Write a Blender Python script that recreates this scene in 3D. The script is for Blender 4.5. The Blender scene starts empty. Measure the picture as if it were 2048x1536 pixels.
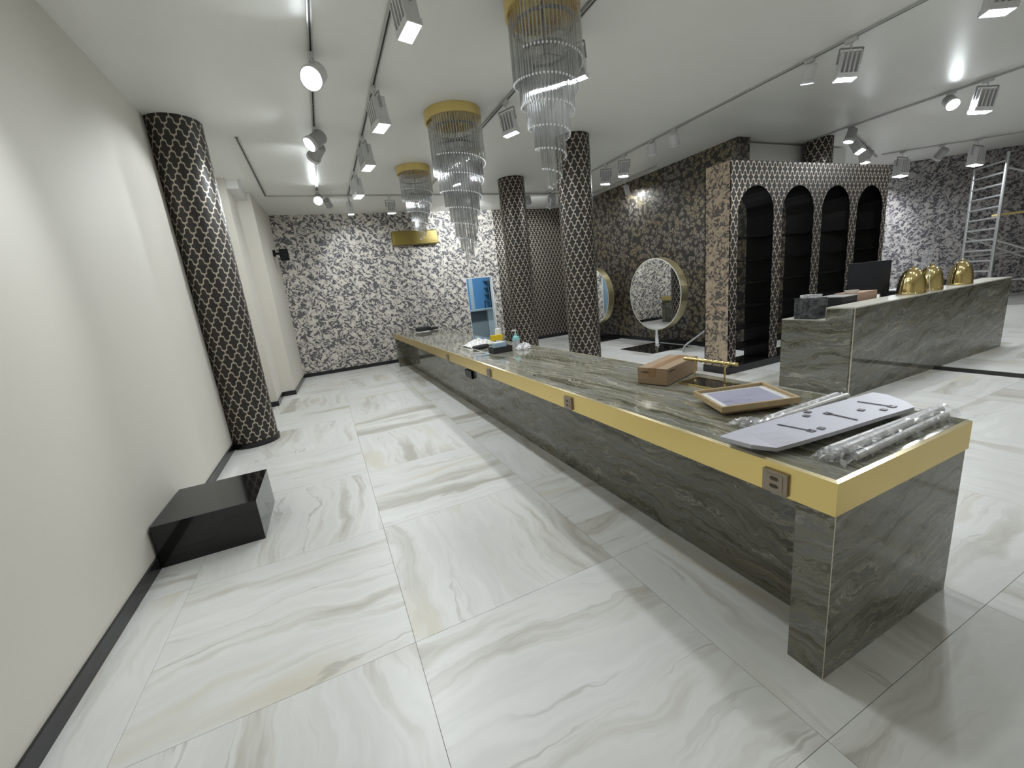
import bpy, bmesh, math, random
from mathutils import Vector, Matrix
random.seed(7)
S = bpy.context.scene
COL = S.collection

# ------------------------------------------------------------------ camera, world, exposure
cam_data = bpy.data.cameras.new('camera')
cam = bpy.data.objects.new('camera', cam_data)
COL.objects.link(cam)
cam.location = (0.0, 0.0, 1.4831)
cam.rotation_euler = (1.34215, 0.10421, -0.43028)
cam_data.sensor_width = 36.0
cam_data.lens = 36.0 * 819.38 / 2048
cam_data.clip_start = 0.02
cam_data.clip_end = 100
S.camera = cam
world = bpy.data.worlds.new('world')
S.world = world
world.use_nodes = True
world.node_tree.nodes['Background'].inputs[0].default_value = (0.75, 0.82, 0.85, 1)
world.node_tree.nodes['Background'].inputs[1].default_value = 0.05
S.view_settings.view_transform = 'Standard'
S.view_settings.look = 'None'
S.view_settings.exposure = 0.07
S.view_settings.gamma = 1.0
S.view_settings.use_curve_mapping = False
S.cycles.max_bounces = 10
S.cycles.diffuse_bounces = 8
S.cycles.glossy_bounces = 5
S.cycles.transmission_bounces = 10
S.cycles.transparent_max_bounces = 40
S.cycles.caustics_reflective = False
S.cycles.caustics_refractive = False
S.cycles.sample_clamp_indirect = 6.0
S.cycles.use_denoising = True

FLOOD = 235.0      # emission of the square LED faces
SPOTF = 110.0      # emission of the round spot faces
BEAM = 110.0       # watts of the beams of the aimed spots

H = 3.498         # ceiling
YF = 10.378       # far wall
XW = -1.235       # left wall
T = 0.78          # table top

# ------------------------------------------------------------------ node helpers
class N:
    def __init__(s, mat):
        mat.use_nodes = True
        s.nt = mat.node_tree
        s.bsdf = s.nt.nodes['Principled BSDF']
        s.out = s.nt.nodes['Material Output']
    def node(s, t, **k):
        n = s.nt.nodes.new(t)
        for a, v in k.items():
            setattr(n, a, v)
        return n
    def put(s, sock, v):
        if isinstance(v, bpy.types.NodeSocket):
            s.nt.links.new(v, sock)
        elif v is not None:
            if isinstance(v, tuple) and len(v) == 3 and sock.type == 'RGBA':
                v = v + (1,)
            sock.default_value = v
    def m(s, op, a, b=None, c=None):
        n = s.node('ShaderNodeMath', operation=op)
        s.put(n.inputs[0], a)
        if b is not None: s.put(n.inputs[1], b)
        if c is not None: s.put(n.inputs[2], c)
        return n.outputs[0]
    def vm(s, op, a, b=None, scale=None):
        n = s.node('ShaderNodeVectorMath', operation=op)
        s.put(n.inputs[0], a)
        if b is not None: s.put(n.inputs[1], b)
        if scale is not None: s.put(n.inputs['Scale'], scale)
        return n.outputs[0]
    def comb(s, x, y, z=0.0):
        n = s.node('ShaderNodeCombineXYZ')
        s.put(n.inputs[0], x); s.put(n.inputs[1], y); s.put(n.inputs[2], z)
        return n.outputs[0]
    def sep(s, v):
        n = s.node('ShaderNodeSeparateXYZ'); s.put(n.inputs[0], v)
        return n.outputs
    def obj(s): return s.node('ShaderNodeTexCoord').outputs['Object']
    def uv(s): return s.node('ShaderNodeTexCoord').outputs['UV']
    def noise(s, v, scale, detail=4, rough=0.55, dist=0.0, dim='3D', col=False):
        n = s.node('ShaderNodeTexNoise', noise_dimensions=dim)
        s.put(n.inputs['Vector'], v)
        n.inputs['Scale'].default_value = scale
        n.inputs['Detail'].default_value = detail
        n.inputs['Roughness'].default_value = rough
        n.inputs['Distortion'].default_value = dist
        return n.outputs['Color' if col else 'Fac']
    def voro(s, v, scale, feature='F1', dim='2D', rnd=1.0):
        n = s.node('ShaderNodeTexVoronoi', feature=feature, voronoi_dimensions=dim)
        s.put(n.inputs['Vector'], v)
        n.inputs['Scale'].default_value = scale
        n.inputs['Randomness'].default_value = rnd
        return n.outputs['Distance']
    def ramp(s, f, stops, interp='LINEAR'):
        n = s.node('ShaderNodeValToRGB')
        r = n.color_ramp; r.interpolation = interp
        while len(r.elements) < len(stops): r.elements.new(0.5)
        for e, (p, c) in zip(r.elements, stops):
            e.position = p
            e.color = (c, c, c, 1) if isinstance(c, (int, float)) else tuple(c) + (1,)
        s.put(n.inputs[0], f)
        return n.outputs[0]
    def smooth(s, f, a, b):
        n = s.node('ShaderNodeMapRange', interpolation_type='SMOOTHSTEP')
        s.put(n.inputs[0], f); n.inputs[1].default_value = a; n.inputs[2].default_value = b
        return n.outputs[0]
    def mix(s, f, a, b):
        n = s.node('ShaderNodeMix', data_type='RGBA')
        s.put(n.inputs[0], f); s.put(n.inputs[6], a); s.put(n.inputs[7], b)
        return n.outputs[2]
    def bump(s, h, strength, dist=0.01):
        n = s.node('ShaderNodeBump')
        n.inputs['Strength'].default_value = strength
        n.inputs['Distance'].default_value = dist
        s.put(n.inputs['Height'], h)
        s.put(s.bsdf.inputs['Normal'], n.outputs[0])
    def set(s, **k):
        for a, v in k.items():
            s.put(s.bsdf.inputs[a.replace('_', ' ')], v)

def new(name): return bpy.data.materials.new(name)

def plain(name, col, rough=0.5, metal=0.0, grain=0.06, scale=30.0, bump=0.0, **k):
    mt = new(name); n = N(mt)
    f = n.noise(n.obj(), scale, 3)
    c1 = tuple(min(1, x * (1 + grain)) for x in col); c2 = tuple(x * (1 - grain) for x in col)
    n.set(Base_Color=n.mix(f, c2, c1), Roughness=rough, Metallic=metal, **k)
    if bump: n.bump(n.noise(n.obj(), scale * 3, 3), bump)
    return mt

def emis(name, col, strength):
    mt = new(name); n = N(mt)
    n.set(Base_Color=(0.8, 0.8, 0.8), Emission_Color=col, Emission_Strength=strength)
    return mt

def brass_mat(name, col, rough, brush=(3, 3, 160)):
    mt = new(name); n = N(mt)
    v = n.vm('MULTIPLY', n.obj(), brush)
    f = n.noise(v, 3, 3)
    n.set(Base_Color=n.mix(f, tuple(x * 0.93 for x in col), col), Metallic=1.0,
          Roughness=n.m('ADD', n.m('MULTIPLY', f, 0.12), rough))
    return mt

def trellis_mat(name, w=0.1047, h=0.205):
    mt = new(name); n = N(mt)
    x, y, _ = n.sep(n.uv())
    X = n.m('DIVIDE', x, w); Y = n.m('DIVIDE', y, h)
    a = n.m('ABSOLUTE', n.m('SUBTRACT', n.m('FRACT', X), 0.5))
    b = n.m('ABSOLUTE', n.m('SUBTRACT', n.m('FRACT', Y), 0.5))
    s = n.m('SUBTRACT', n.m('ADD', a, b), 0.5)
    t = n.m('SUBTRACT', a, b)
    d = n.m('ABSOLUTE', n.m('ADD', s, n.m('MULTIPLY', n.m('SINE', n.m('MULTIPLY', t, 4 * math.pi)), 0.058)))
    line = n.m('SUBTRACT', 1.0, n.smooth(d, 0.045, 0.085))
    g = n.noise(n.uv(), 160, 2, dim='2D')
    dark = n.mix(g, (0.014, 0.012, 0.011), (0.028, 0.024, 0.022))
    gold = n.mix(g, (0.42, 0.36, 0.28), (0.60, 0.53, 0.44))
    n.set(Base_Color=n.mix(line, dark, gold), Metallic=n.m('MULTIPLY', line, 0.45),
          Roughness=n.m('SUBTRACT', 0.5, n.m('MULTIPLY', line, 0.12)))
    n.bump(line, 0.15, 0.002)
    return mt

def leaf_layer(n, uv, ang, sx, sy, off, lo, hi):
    """slender leaf strokes: stretched cells turned by ang"""
    ca, sa = math.cos(ang), math.sin(ang)
    x, y, _ = n.sep(uv)
    u = n.m('ADD', n.m('MULTIPLY', x, ca * sx), n.m('MULTIPLY', y, sa * sx))
    v = n.m('ADD', n.m('MULTIPLY', x, -sa * sy), n.m('MULTIPLY', y, ca * sy))
    d = n.voro(n.comb(n.m('ADD', u, off), v), 1.0)
    return n.m('SUBTRACT', 1.0, n.smooth(d, lo, hi))

def floral_mat(name, ground, ink, mid, rough=0.55, metal=0.0, scale=1.0, mask=(0.33, 0.47), lean=-0.78, light=None):
    mt = new(name); n = N(mt)
    uv0 = n.vm('SCALE', n.uv(), scale=scale)
    wob = n.vm('SCALE', n.vm('SUBTRACT', n.noise(uv0, 6, 3, dim='2D', col=True), (0.5, 0.5, 0.5)), scale=0.16)
    uv = n.vm('ADD', uv0, wob)
    A = leaf_layer(n, uv, lean, 4.2, 14, 0.0, 0.30, 0.40)
    B = leaf_layer(n, uv, -lean * 0.6, 7, 15, 3.7, 0.28, 0.38)
    Cc = leaf_layer(n, uv, 1.45, 8, 15, 9.1, 0.24, 0.34)
    L = leaf_layer(n, uv, lean, 4.5, 19, 21.3, 0.20, 0.30)
    L2 = leaf_layer(n, uv, -lean * 0.5, 9, 20, 33.3, 0.20, 0.30)
    clumps = n.smooth(n.noise(uv0, 4.6, 4, 0.62, dim='2D'), *mask)
    inkf = n.m('MULTIPLY', n.m('MAXIMUM', n.m('MAXIMUM', A, B), Cc), clumps)
    fine = n.noise(uv0, 42, 3, 0.65, dim='2D')
    inkf = n.m('MULTIPLY', inkf, n.smooth(fine, 0.30, 0.46))
    cut = n.m('MULTIPLY', n.m('MAXIMUM', L, L2), 0.85)
    inkf = n.m('MULTIPLY', inkf, n.m('SUBTRACT', 1.0, cut))
    midf = n.m('MULTIPLY', n.smooth(n.noise(uv, 8, 4, 0.6, dim='2D'), 0.46, 0.60), 0.75)
    midf = n.m('MULTIPLY', midf, n.m('SUBTRACT', 1.0, cut))
    c = n.mix(midf, ground, mid)
    c = n.mix(inkf, c, n.mix(n.smooth(fine, 0.35, 0.7), ink, tuple(0.65 * p + 0.35 * q for p, q in zip(ink, mid))))
    n.set(Base_Color=c, Roughness=rough, Metallic=metal)
    n.bump(inkf, 0.08, 0.001)
    return mt

def damask_mat(name):
    """dark ground with rounded old-gold blossoms and leaves that shine"""
    mt = new(name); n = N(mt)
    uv0 = n.uv()
    wob = n.vm('SCALE', n.vm('SUBTRACT', n.noise(uv0, 8, 3, dim='2D', col=True), (0.5, 0.5, 0.5)), scale=0.10)
    uv = n.vm('ADD', uv0, wob)
    A = leaf_layer(n, uv, 0.9, 6.5, 8.5, 0.0, 0.28, 0.44)
    B = leaf_layer(n, uv, -0.6, 8, 11, 5.3, 0.22, 0.36)
    fine = n.noise(uv0, 30, 3, 0.65, dim='2D')
    k = n.m('MULTIPLY', n.m('MAXIMUM', A, B), n.smooth(fine, 0.36, 0.56))
    tone = n.noise(uv0, 1.3, 2, dim='2D')
    gold = n.mix(n.smooth(tone, 0.35, 0.65), (0.25, 0.225, 0.19), (0.26, 0.215, 0.135))
    n.set(Base_Color=n.mix(k, (0.030, 0.026, 0.024), gold), Metallic=n.m('MULTIPLY', k, 0.35),
          Roughness=n.m('SUBTRACT', 0.52, n.m('MULTIPLY', k, 0.14)))
    n.bump(k, 0.12, 0.002)
    return mt

def onyx_mat(name, along, band, slant=0.0, bright=1.7, rough=0.07, fa=0.8, fb=9.0, wamp=0.30):
    """layered grey-green stone; along and band are object-space axes"""
    mt = new(name); n = N(mt)
    p = n.obj()
    rnd = n.node('ShaderNodeObjectInfo').outputs['Random']
    al = n.vm('DOT_PRODUCT', p, along); 
    def dot(v):
        q = n.node('ShaderNodeVectorMath', operation='DOT_PRODUCT')
        n.put(q.inputs[0], p); q.inputs[1].default_value = v
        return q.outputs['Value']
    A = dot(along); B = n.m('ADD', dot(band), n.m('MULTIPLY', A, slant))
    A = n.m('ADD', A, n.m('MULTIPLY', rnd, 9.0))
    warp = n.m('SUBTRACT', n.noise(n.comb(n.m('MULTIPLY', A, 1.7), n.m('MULTIPLY', B, 3.0)), 1.0, 5, 0.55, dim='2D'), 0.5)
    warp2 = n.m('SUBTRACT', n.noise(n.comb(n.m('MULTIPLY', A, 5), n.m('MULTIPLY', B, 9)), 1.0, 4, 0.6, dim='2D'), 0.5)
    Bw = n.m('ADD', B, n.m('ADD', n.m('MULTIPLY', warp, wamp), n.m('MULTIPLY', warp2, 0.07)))
    fc_ = n.noise(n.comb(n.m('MULTIPLY', A, fa), n.m('MULTIPLY', Bw, fb)), 1.0, 7, 0.66, dim='2D')
    ff_ = n.noise(n.comb(n.m('MULTIPLY', A, fa * 3.2), n.m('MULTIPLY', Bw, fb * 5.5)), 1.0, 4, 0.6, dim='2D')
    f1 = n.m('ADD', n.m('MULTIPLY', n.m('SUBTRACT', fc_, 0.5), 0.85), n.m('ADD', n.m('MULTIPLY', ff_, 0.55), 0.225))
    base = n.ramp(f1, [(0.28, tuple(bright * x for x in (0.026, 0.026, 0.018))), (0.42, tuple(bright * x for x in (0.072, 0.070, 0.050))),
                       (0.50, tuple(bright * x for x in (0.118, 0.113, 0.085))), (0.58, tuple(bright * x for x in (0.092, 0.094, 0.090))),
                       (0.72, tuple(bright * x for x in (0.205, 0.198, 0.160)))])
    ph = n.m('FRACT', n.m('ADD', n.m('MULTIPLY', Bw, 15.0), n.m('MULTIPLY', f1, 3.0)))
    vein = n.m('SUBTRACT', 1.0, n.smooth(n.m('ABSOLUTE', n.m('SUBTRACT', ph, 0.5)), 0.02, 0.09))
    pres = n.smooth(n.noise(n.comb(n.m('MULTIPLY', A, 0.9), n.m('MULTIPLY', B, 4)), 1.0, 3, dim='2D'), 0.42, 0.62)
    vein = n.m('MULTIPLY', vein, n.m('MULTIPLY', pres, 0.75))
    c = n.mix(vein, base, tuple(bright * x for x in (0.27, 0.255, 0.21)))
    ph2 = n.m('FRACT', n.m('ADD', n.m('MULTIPLY', Bw, 24.0), n.m('MULTIPLY', f1, 4.0)))
    dk = n.m('MULTIPLY', n.m('SUBTRACT', 1.0, n.smooth(n.m('ABSOLUTE', n.m('SUBTRACT', ph2, 0.5)), 0.03, 0.16)), n.m('MULTIPLY', n.smooth(n.noise(n.comb(n.m('MULTIPLY', A, 1.6), n.m('MULTIPLY', B, 6)), 1.0, 3, dim='2D'), 0.45, 0.65), 0.6))
    c = n.mix(dk, c, tuple(bright * x for x in (0.030, 0.030, 0.027)))
    rust = n.smooth(n.noise(n.comb(n.m('MULTIPLY', A, 1.1), n.m('MULTIPLY', Bw, 4.0), 3.0), 1.0, 3), 0.60, 0.78)
    c = n.mix(n.m('MULTIPLY', rust, 0.35), c, tuple(bright * x for x in (0.17, 0.115, 0.075)))
    n.set(Base_Color=c, Roughness=rough, IOR=1.55)
    return mt

def tile_mat(name):
    """polished pale onyx-look tile: soft grey and honey bands along local x"""
    mt = new(name); n = N(mt)
    p = n.obj()
    rnd = n.node('ShaderNodeObjectInfo').outputs['Random']
    x, y, _ = n.sep(p)
    off = n.m('MULTIPLY', rnd, 37.0)
    A = n.m('ADD', x, off); B = n.m('ADD', y, n.m('MULTIPLY', rnd, 11.0))
    warp = n.m('SUBTRACT', n.noise(n.comb(n.m('MULTIPLY', A, 1.3), n.m('MULTIPLY', B, 2.4)), 1.0, 4, dim='2D'), 0.5)
    Bw = n.m('ADD', B, n.m('MULTIPLY', warp, 0.28))
    f = n.noise(n.comb(n.m('MULTIPLY', A, 0.35), n.m('MULTIPLY', Bw, 3.6)), 1.0, 5, 0.6, dim='2D')
    base = n.ramp(f, [(0.30, (0.50, 0.48, 0.43)), (0.39, (0.66, 0.645, 0.61)), (0.47, (0.79, 0.79, 0.77)),
                      (0.57, (0.74, 0.74, 0.725)), (0.66, (0.81, 0.81, 0.80))])
    ph = n.m('FRACT', n.m('ADD', n.m('MULTIPLY', Bw, 5.0), n.m('MULTIPLY', f, 2.5)))
    vein = n.m('SUBTRACT', 1.0, n.smooth(n.m('ABSOLUTE', n.m('SUBTRACT', ph, 0.5)), 0.006, 0.07))
    pres = n.smooth(n.noise(n.comb(n.m('MULTIPLY', A, 1.0), n.m('MULTIPLY', B, 2.2)), 1.0, 2, dim='2D'), 0.48, 0.66)
    honey = n.smooth(n.noise(n.comb(n.m('MULTIPLY', A, 0.7), n.m('MULTIPLY', Bw, 3.0), 4.0), 1.0, 2), 0.58, 0.74)
    c = n.mix(n.m('MULTIPLY', honey, 0.75), base, (0.68, 0.63, 0.51))
    c = n.mix(n.m('MULTIPLY', vein, n.m('MULTIPLY', pres, 0.55)), c, (0.42, 0.40, 0.36))
    n.set(Base_Color=c, Roughness=0.36, IOR=1.45)
    return mt

def glass_mat(name, col=(0.93, 0.95, 0.95), rough=0.02, ior=1.48):
    mt = new(name); n = N(mt)
    n.set(Base_Color=col, Roughness=rough, IOR=ior, Transmission_Weight=1.0)
    return mt

def film_mat(name, amount=0.35, tint=(0.95, 0.95, 0.97)):
    """thin clear plastic: mostly see-through, milky in the folds, with a soft shine"""
    mt = new(name); n = N(mt)
    tr = n.node('ShaderNodeBsdfTransparent'); tr.inputs['Color'].default_value = tint + (1,)
    n.set(Base_Color=(0.86, 0.86, 0.87), Roughness=0.16, IOR=1.5)
    mx = n.node('ShaderNodeMixShader')
    f = n.noise(n.obj(), 26, 3)
    n.put(mx.inputs[0], n.m('MULTIPLY', n.m('ADD', n.smooth(f, 0.35, 0.7), 0.25), amount))
    n.put(mx.inputs[1], tr.outputs[0]); n.put(mx.inputs[2], n.bsdf.outputs[0])
    n.put(n.out.inputs['Surface'], mx.outputs[0])
    return mt

def rod_mat(name):
    mt = new(name); n = N(mt)
    lw = n.node('ShaderNodeLayerWeight'); lw.inputs['Blend'].default_value = 0.5
    fc = lw.outputs['Facing']
    tr = n.node('ShaderNodeBsdfTransparent')
    n.put(tr.inputs['Color'], n.ramp(fc, [(0.20, 0.97), (0.50, 0.74), (0.80, 0.28)]))  # edge darkening in the colour stands in for refraction in the glass
    gl = n.node('ShaderNodeBsdfGlossy'); gl.inputs['Roughness'].default_value = 0.10
    gl.inputs['Color'].default_value = (0.95, 0.96, 0.97, 1)
    mx = n.node('ShaderNodeMixShader')
    n.put(mx.inputs[0], n.m('ADD', n.m('MULTIPLY', n.smooth(fc, 0.25, 0.6), 0.36), 0.16))
    n.put(mx.inputs[1], tr.outputs[0]); n.put(mx.inputs[2], gl.outputs[0])
    n.put(n.out.inputs['Surface'], mx.outputs[0])
    return mt

M = {}
def mats():
    M['ceiling'] = plain('ceiling_paint', (0.86, 0.86, 0.825), 0.36, grain=0.015, scale=2.5, Specular_IOR_Level=0.45)
    n = N(M['ceiling']); 
    n.bump(n.noise(n.obj(), 55, 4, 0.6), 0.18, 0.006)
    M['plaster'] = plain('greige_paper', (0.66, 0.63, 0.57), 0.6, grain=0.03, scale=130, bump=0.05)
    M['white_wall'] = plain('white_paint', (0.75, 0.75, 0.74), 0.5, grain=0.02)
    M['black_trim'] = plain('black_trim', (0.012, 0.012, 0.013), 0.25)
    M['gloss_black'] = plain('gloss_black', (0.010, 0.010, 0.010), 0.06, grain=0.02)
    M['matt_black'] = plain('matt_black', (0.0025, 0.0025, 0.003), 0.30, Specular_IOR_Level=0.18)
    M['soft_black'] = plain('soft_black', (0.02, 0.02, 0.022), 0.6)
    M['trellis'] = trellis_mat('trellis_paper')
    M['floral'] = floral_mat('floral_paper', (0.64, 0.595, 0.53), (0.028, 0.028, 0.042), (0.28, 0.27, 0.275), scale=0.86, mask=(0.24, 0.38))
    M['floral_mauve'] = floral_mat('floral_paper_mauve', (0.40, 0.375, 0.37), (0.035, 0.034, 0.045), (0.15, 0.145, 0.16), scale=0.85, lean=0.62, mask=(0.30, 0.44))
    M['floral_warm'] = floral_mat('floral_paper_warm', (0.47, 0.37, 0.26), (0.035, 0.032, 0.036), (0.27, 0.225, 0.20), scale=1.15, mask=(0.33, 0.46))
    M['damask'] = damask_mat('damask_paper')
    M['onyx_front'] = onyx_mat('onyx_front', (0, 1, 0), (0.35, 0, 1), 0.0, 1.5)
    M['onyx_top'] = onyx_mat('onyx_top', (0, 1, 0), (1, 0, 0), 0.10, 2.5, rough=0.05, wamp=0.16, fa=0.6)
    M['onyx_end'] = onyx_mat('onyx_end', (1, 0, 0), (0, 0.3, 1), -0.16)
    M['onyx_leg'] = onyx_mat('onyx_leg', (0, 1, 0), (0.2, 0, 1), 0.2, fb=12)
    M['onyx_counter'] = onyx_mat('onyx_counter', (1, 0, 0), (0, 0.3, 1), -0.18, 1.25)
    M['onyx_counter_end'] = onyx_mat('onyx_counter_end', (0, 1, 0), (0.3, 0, 1), 0.0, 1.6, fb=12)
    M['tile'] = tile_mat('floor_tile')
    M['grout'] = plain('grout', (0.46, 0.45, 0.42), 0.7)
    M['slot'] = plain('floor_slot', (0.016, 0.016, 0.018), 0.3)
    M['brass'] = brass_mat('satin_brass', (0.84, 0.655, 0.26), 0.25)
    M['brass_edge'] = brass_mat('bright_brass', (0.95, 0.83, 0.55), 0.14)
    M['brass_shine'] = brass_mat('polished_brass', (0.82, 0.66, 0.30), 0.06, (4, 4, 4))
    M['brass_rim'] = brass_mat('brushed_brass', (0.92, 0.83, 0.52), 0.30, (1, 90, 90))
    M['gold_paint'] = plain('gold_paint', (0.22, 0.165, 0.035), 0.40, 0.35, grain=0.1)
    M['chrome'] = plain('chrome', (0.8, 0.8, 0.82), 0.06, 1.0, grain=0.01)
    M['alu'] = plain('aluminium', (0.62, 0.63, 0.64), 0.35, 0.8, grain=0.05)
    M['mirror'] = plain('mirror', (0.88, 0.89, 0.88), 0.0, 1.0, grain=0.0)
    M['lamp_white'] = plain('lamp_white', (0.66, 0.66, 0.67), 0.35, grain=0.02)
    M['lamp_grey'] = plain('lamp_grey', (0.36, 0.36, 0.36), 0.4, grain=0.03)
    M['led'] = emis('led_face', (0.93, 0.98, 1.0), FLOOD)
    M['led_spot'] = emis('led_spot_face', (0.90, 0.98, 1.0), SPOTF)
    M['track'] = plain('track_metal', (0.55, 0.55, 0.54), 0.3, 0.5)
    M['track_slot'] = plain('track_slot', (0.03, 0.03, 0.03), 0.5)
    M['rod'] = rod_mat('rod_glass')
    M['tip_glint'] = plain('tip_glint', (0.90, 0.91, 0.93), 0.12, 0.0, grain=0.01)  # white colour paints in the light caught at the rod ends
    M['clear'] = glass_mat('clear_plastic', (0.96, 0.97, 0.98), 0.05, 1.3)
    M['pale_glass'] = glass_mat('shelf_glass', (0.75, 0.9, 0.88), 0.02, 1.45)
    M['cardboard'] = plain('cardboard', (0.37, 0.26, 0.165), 0.75, grain=0.08, scale=60)
    M['card_tape'] = plain('packing_tape', (0.34, 0.19, 0.09), 0.35)
    M['card_dark'] = plain('box_print', (0.10, 0.06, 0.035), 0.7)
    M['wood'] = plain('pale_wood', (0.50, 0.37, 0.20), 0.45, grain=0.16, scale=25)
    M['paper'] = plain('white_paper', (0.80, 0.80, 0.82), 0.6, grain=0.01)
    M['print_lilac'] = plain('lilac_print', (0.46, 0.46, 0.60), 0.25, grain=0.12, scale=9)
    M['print_mark'] = plain('print_mark', (0.20, 0.21, 0.30), 0.35)
    M['foam'] = plain('foam_white', (0.66, 0.66, 0.76), 0.45, grain=0.03)
    M['foam_edge'] = plain('foam_edge', (0.50, 0.50, 0.54), 0.6)
    M['ink'] = plain('grey_inlay', (0.10, 0.10, 0.12), 0.4)
    M['white_plastic'] = plain('white_plastic', (0.74, 0.74, 0.73), 0.35, grain=0.02)
    M['rod_white'] = plain('wrapped_rod', (0.80, 0.80, 0.79), 0.35, grain=0.05)
    M['film'] = film_mat('film', 0.40)
    M['film_box'] = film_mat('film_box', 0.10)
    M['film_dense'] = film_mat('film_dense', 0.75, (0.9, 0.9, 0.92))
    M['socket'] = plain('socket_bronze', (0.34, 0.285, 0.225), 0.35, 0.35)
    M['socket_dark'] = plain('socket_dark', (0.055, 0.042, 0.02), 0.4)
    M['travertine'] = plain('travertine', (0.54, 0.52, 0.46), 0.35, grain=0.07, scale=8)
    M['trim_steel'] = plain('trim_champagne', (0.62, 0.58, 0.48), 0.3, 0.5)
    M['screen'] = plain('dark_screen', (0.012, 0.013, 0.018), 0.25)
    M['blue'] = plain('blue_paint', (0.13, 0.33, 0.60), 0.5, grain=0.03)
    M['teal_white'] = plain('kitchen_white', (0.50, 0.58, 0.60), 0.45)
    M['cab_grey'] = plain('cabinet_grey', (0.26, 0.31, 0.33), 0.4)
    M['cab_dark'] = plain('cabinet_dark', (0.09, 0.11, 0.12), 0.4)
    M['mask_blue'] = plain('mask_blue', (0.36, 0.50, 0.62), 0.6)
    M['yellow'] = plain('yellow_card', (0.75, 0.52, 0.02), 0.45)
    M['teal'] = plain('teal_plastic', (0.25, 0.60, 0.62), 0.3)
    M['gel'] = plain('pale_gel', (0.52, 0.50, 0.56), 0.15)
    M['red'] = plain('red_paint', (0.50, 0.06, 0.05), 0.4)
    M['green_wire'] = plain('green_wire', (0.05, 0.35, 0.22), 0.4)
    M['yellow_wire'] = plain('yellow_wire', (0.65, 0.60, 0.12), 0.4)
    M['blue_wire'] = plain('blue_wire', (0.06, 0.16, 0.40), 0.4)
    M['ply'] = plain('yellow_ply', (0.62, 0.50, 0.20), 0.5)
    M['room_fill'] = emis('room_fill', (0.75, 0.90, 1.0), 16.0)
    M['carton_pink'] = plain('carton_pink', (0.40, 0.27, 0.20), 0.7)
mats()

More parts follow.
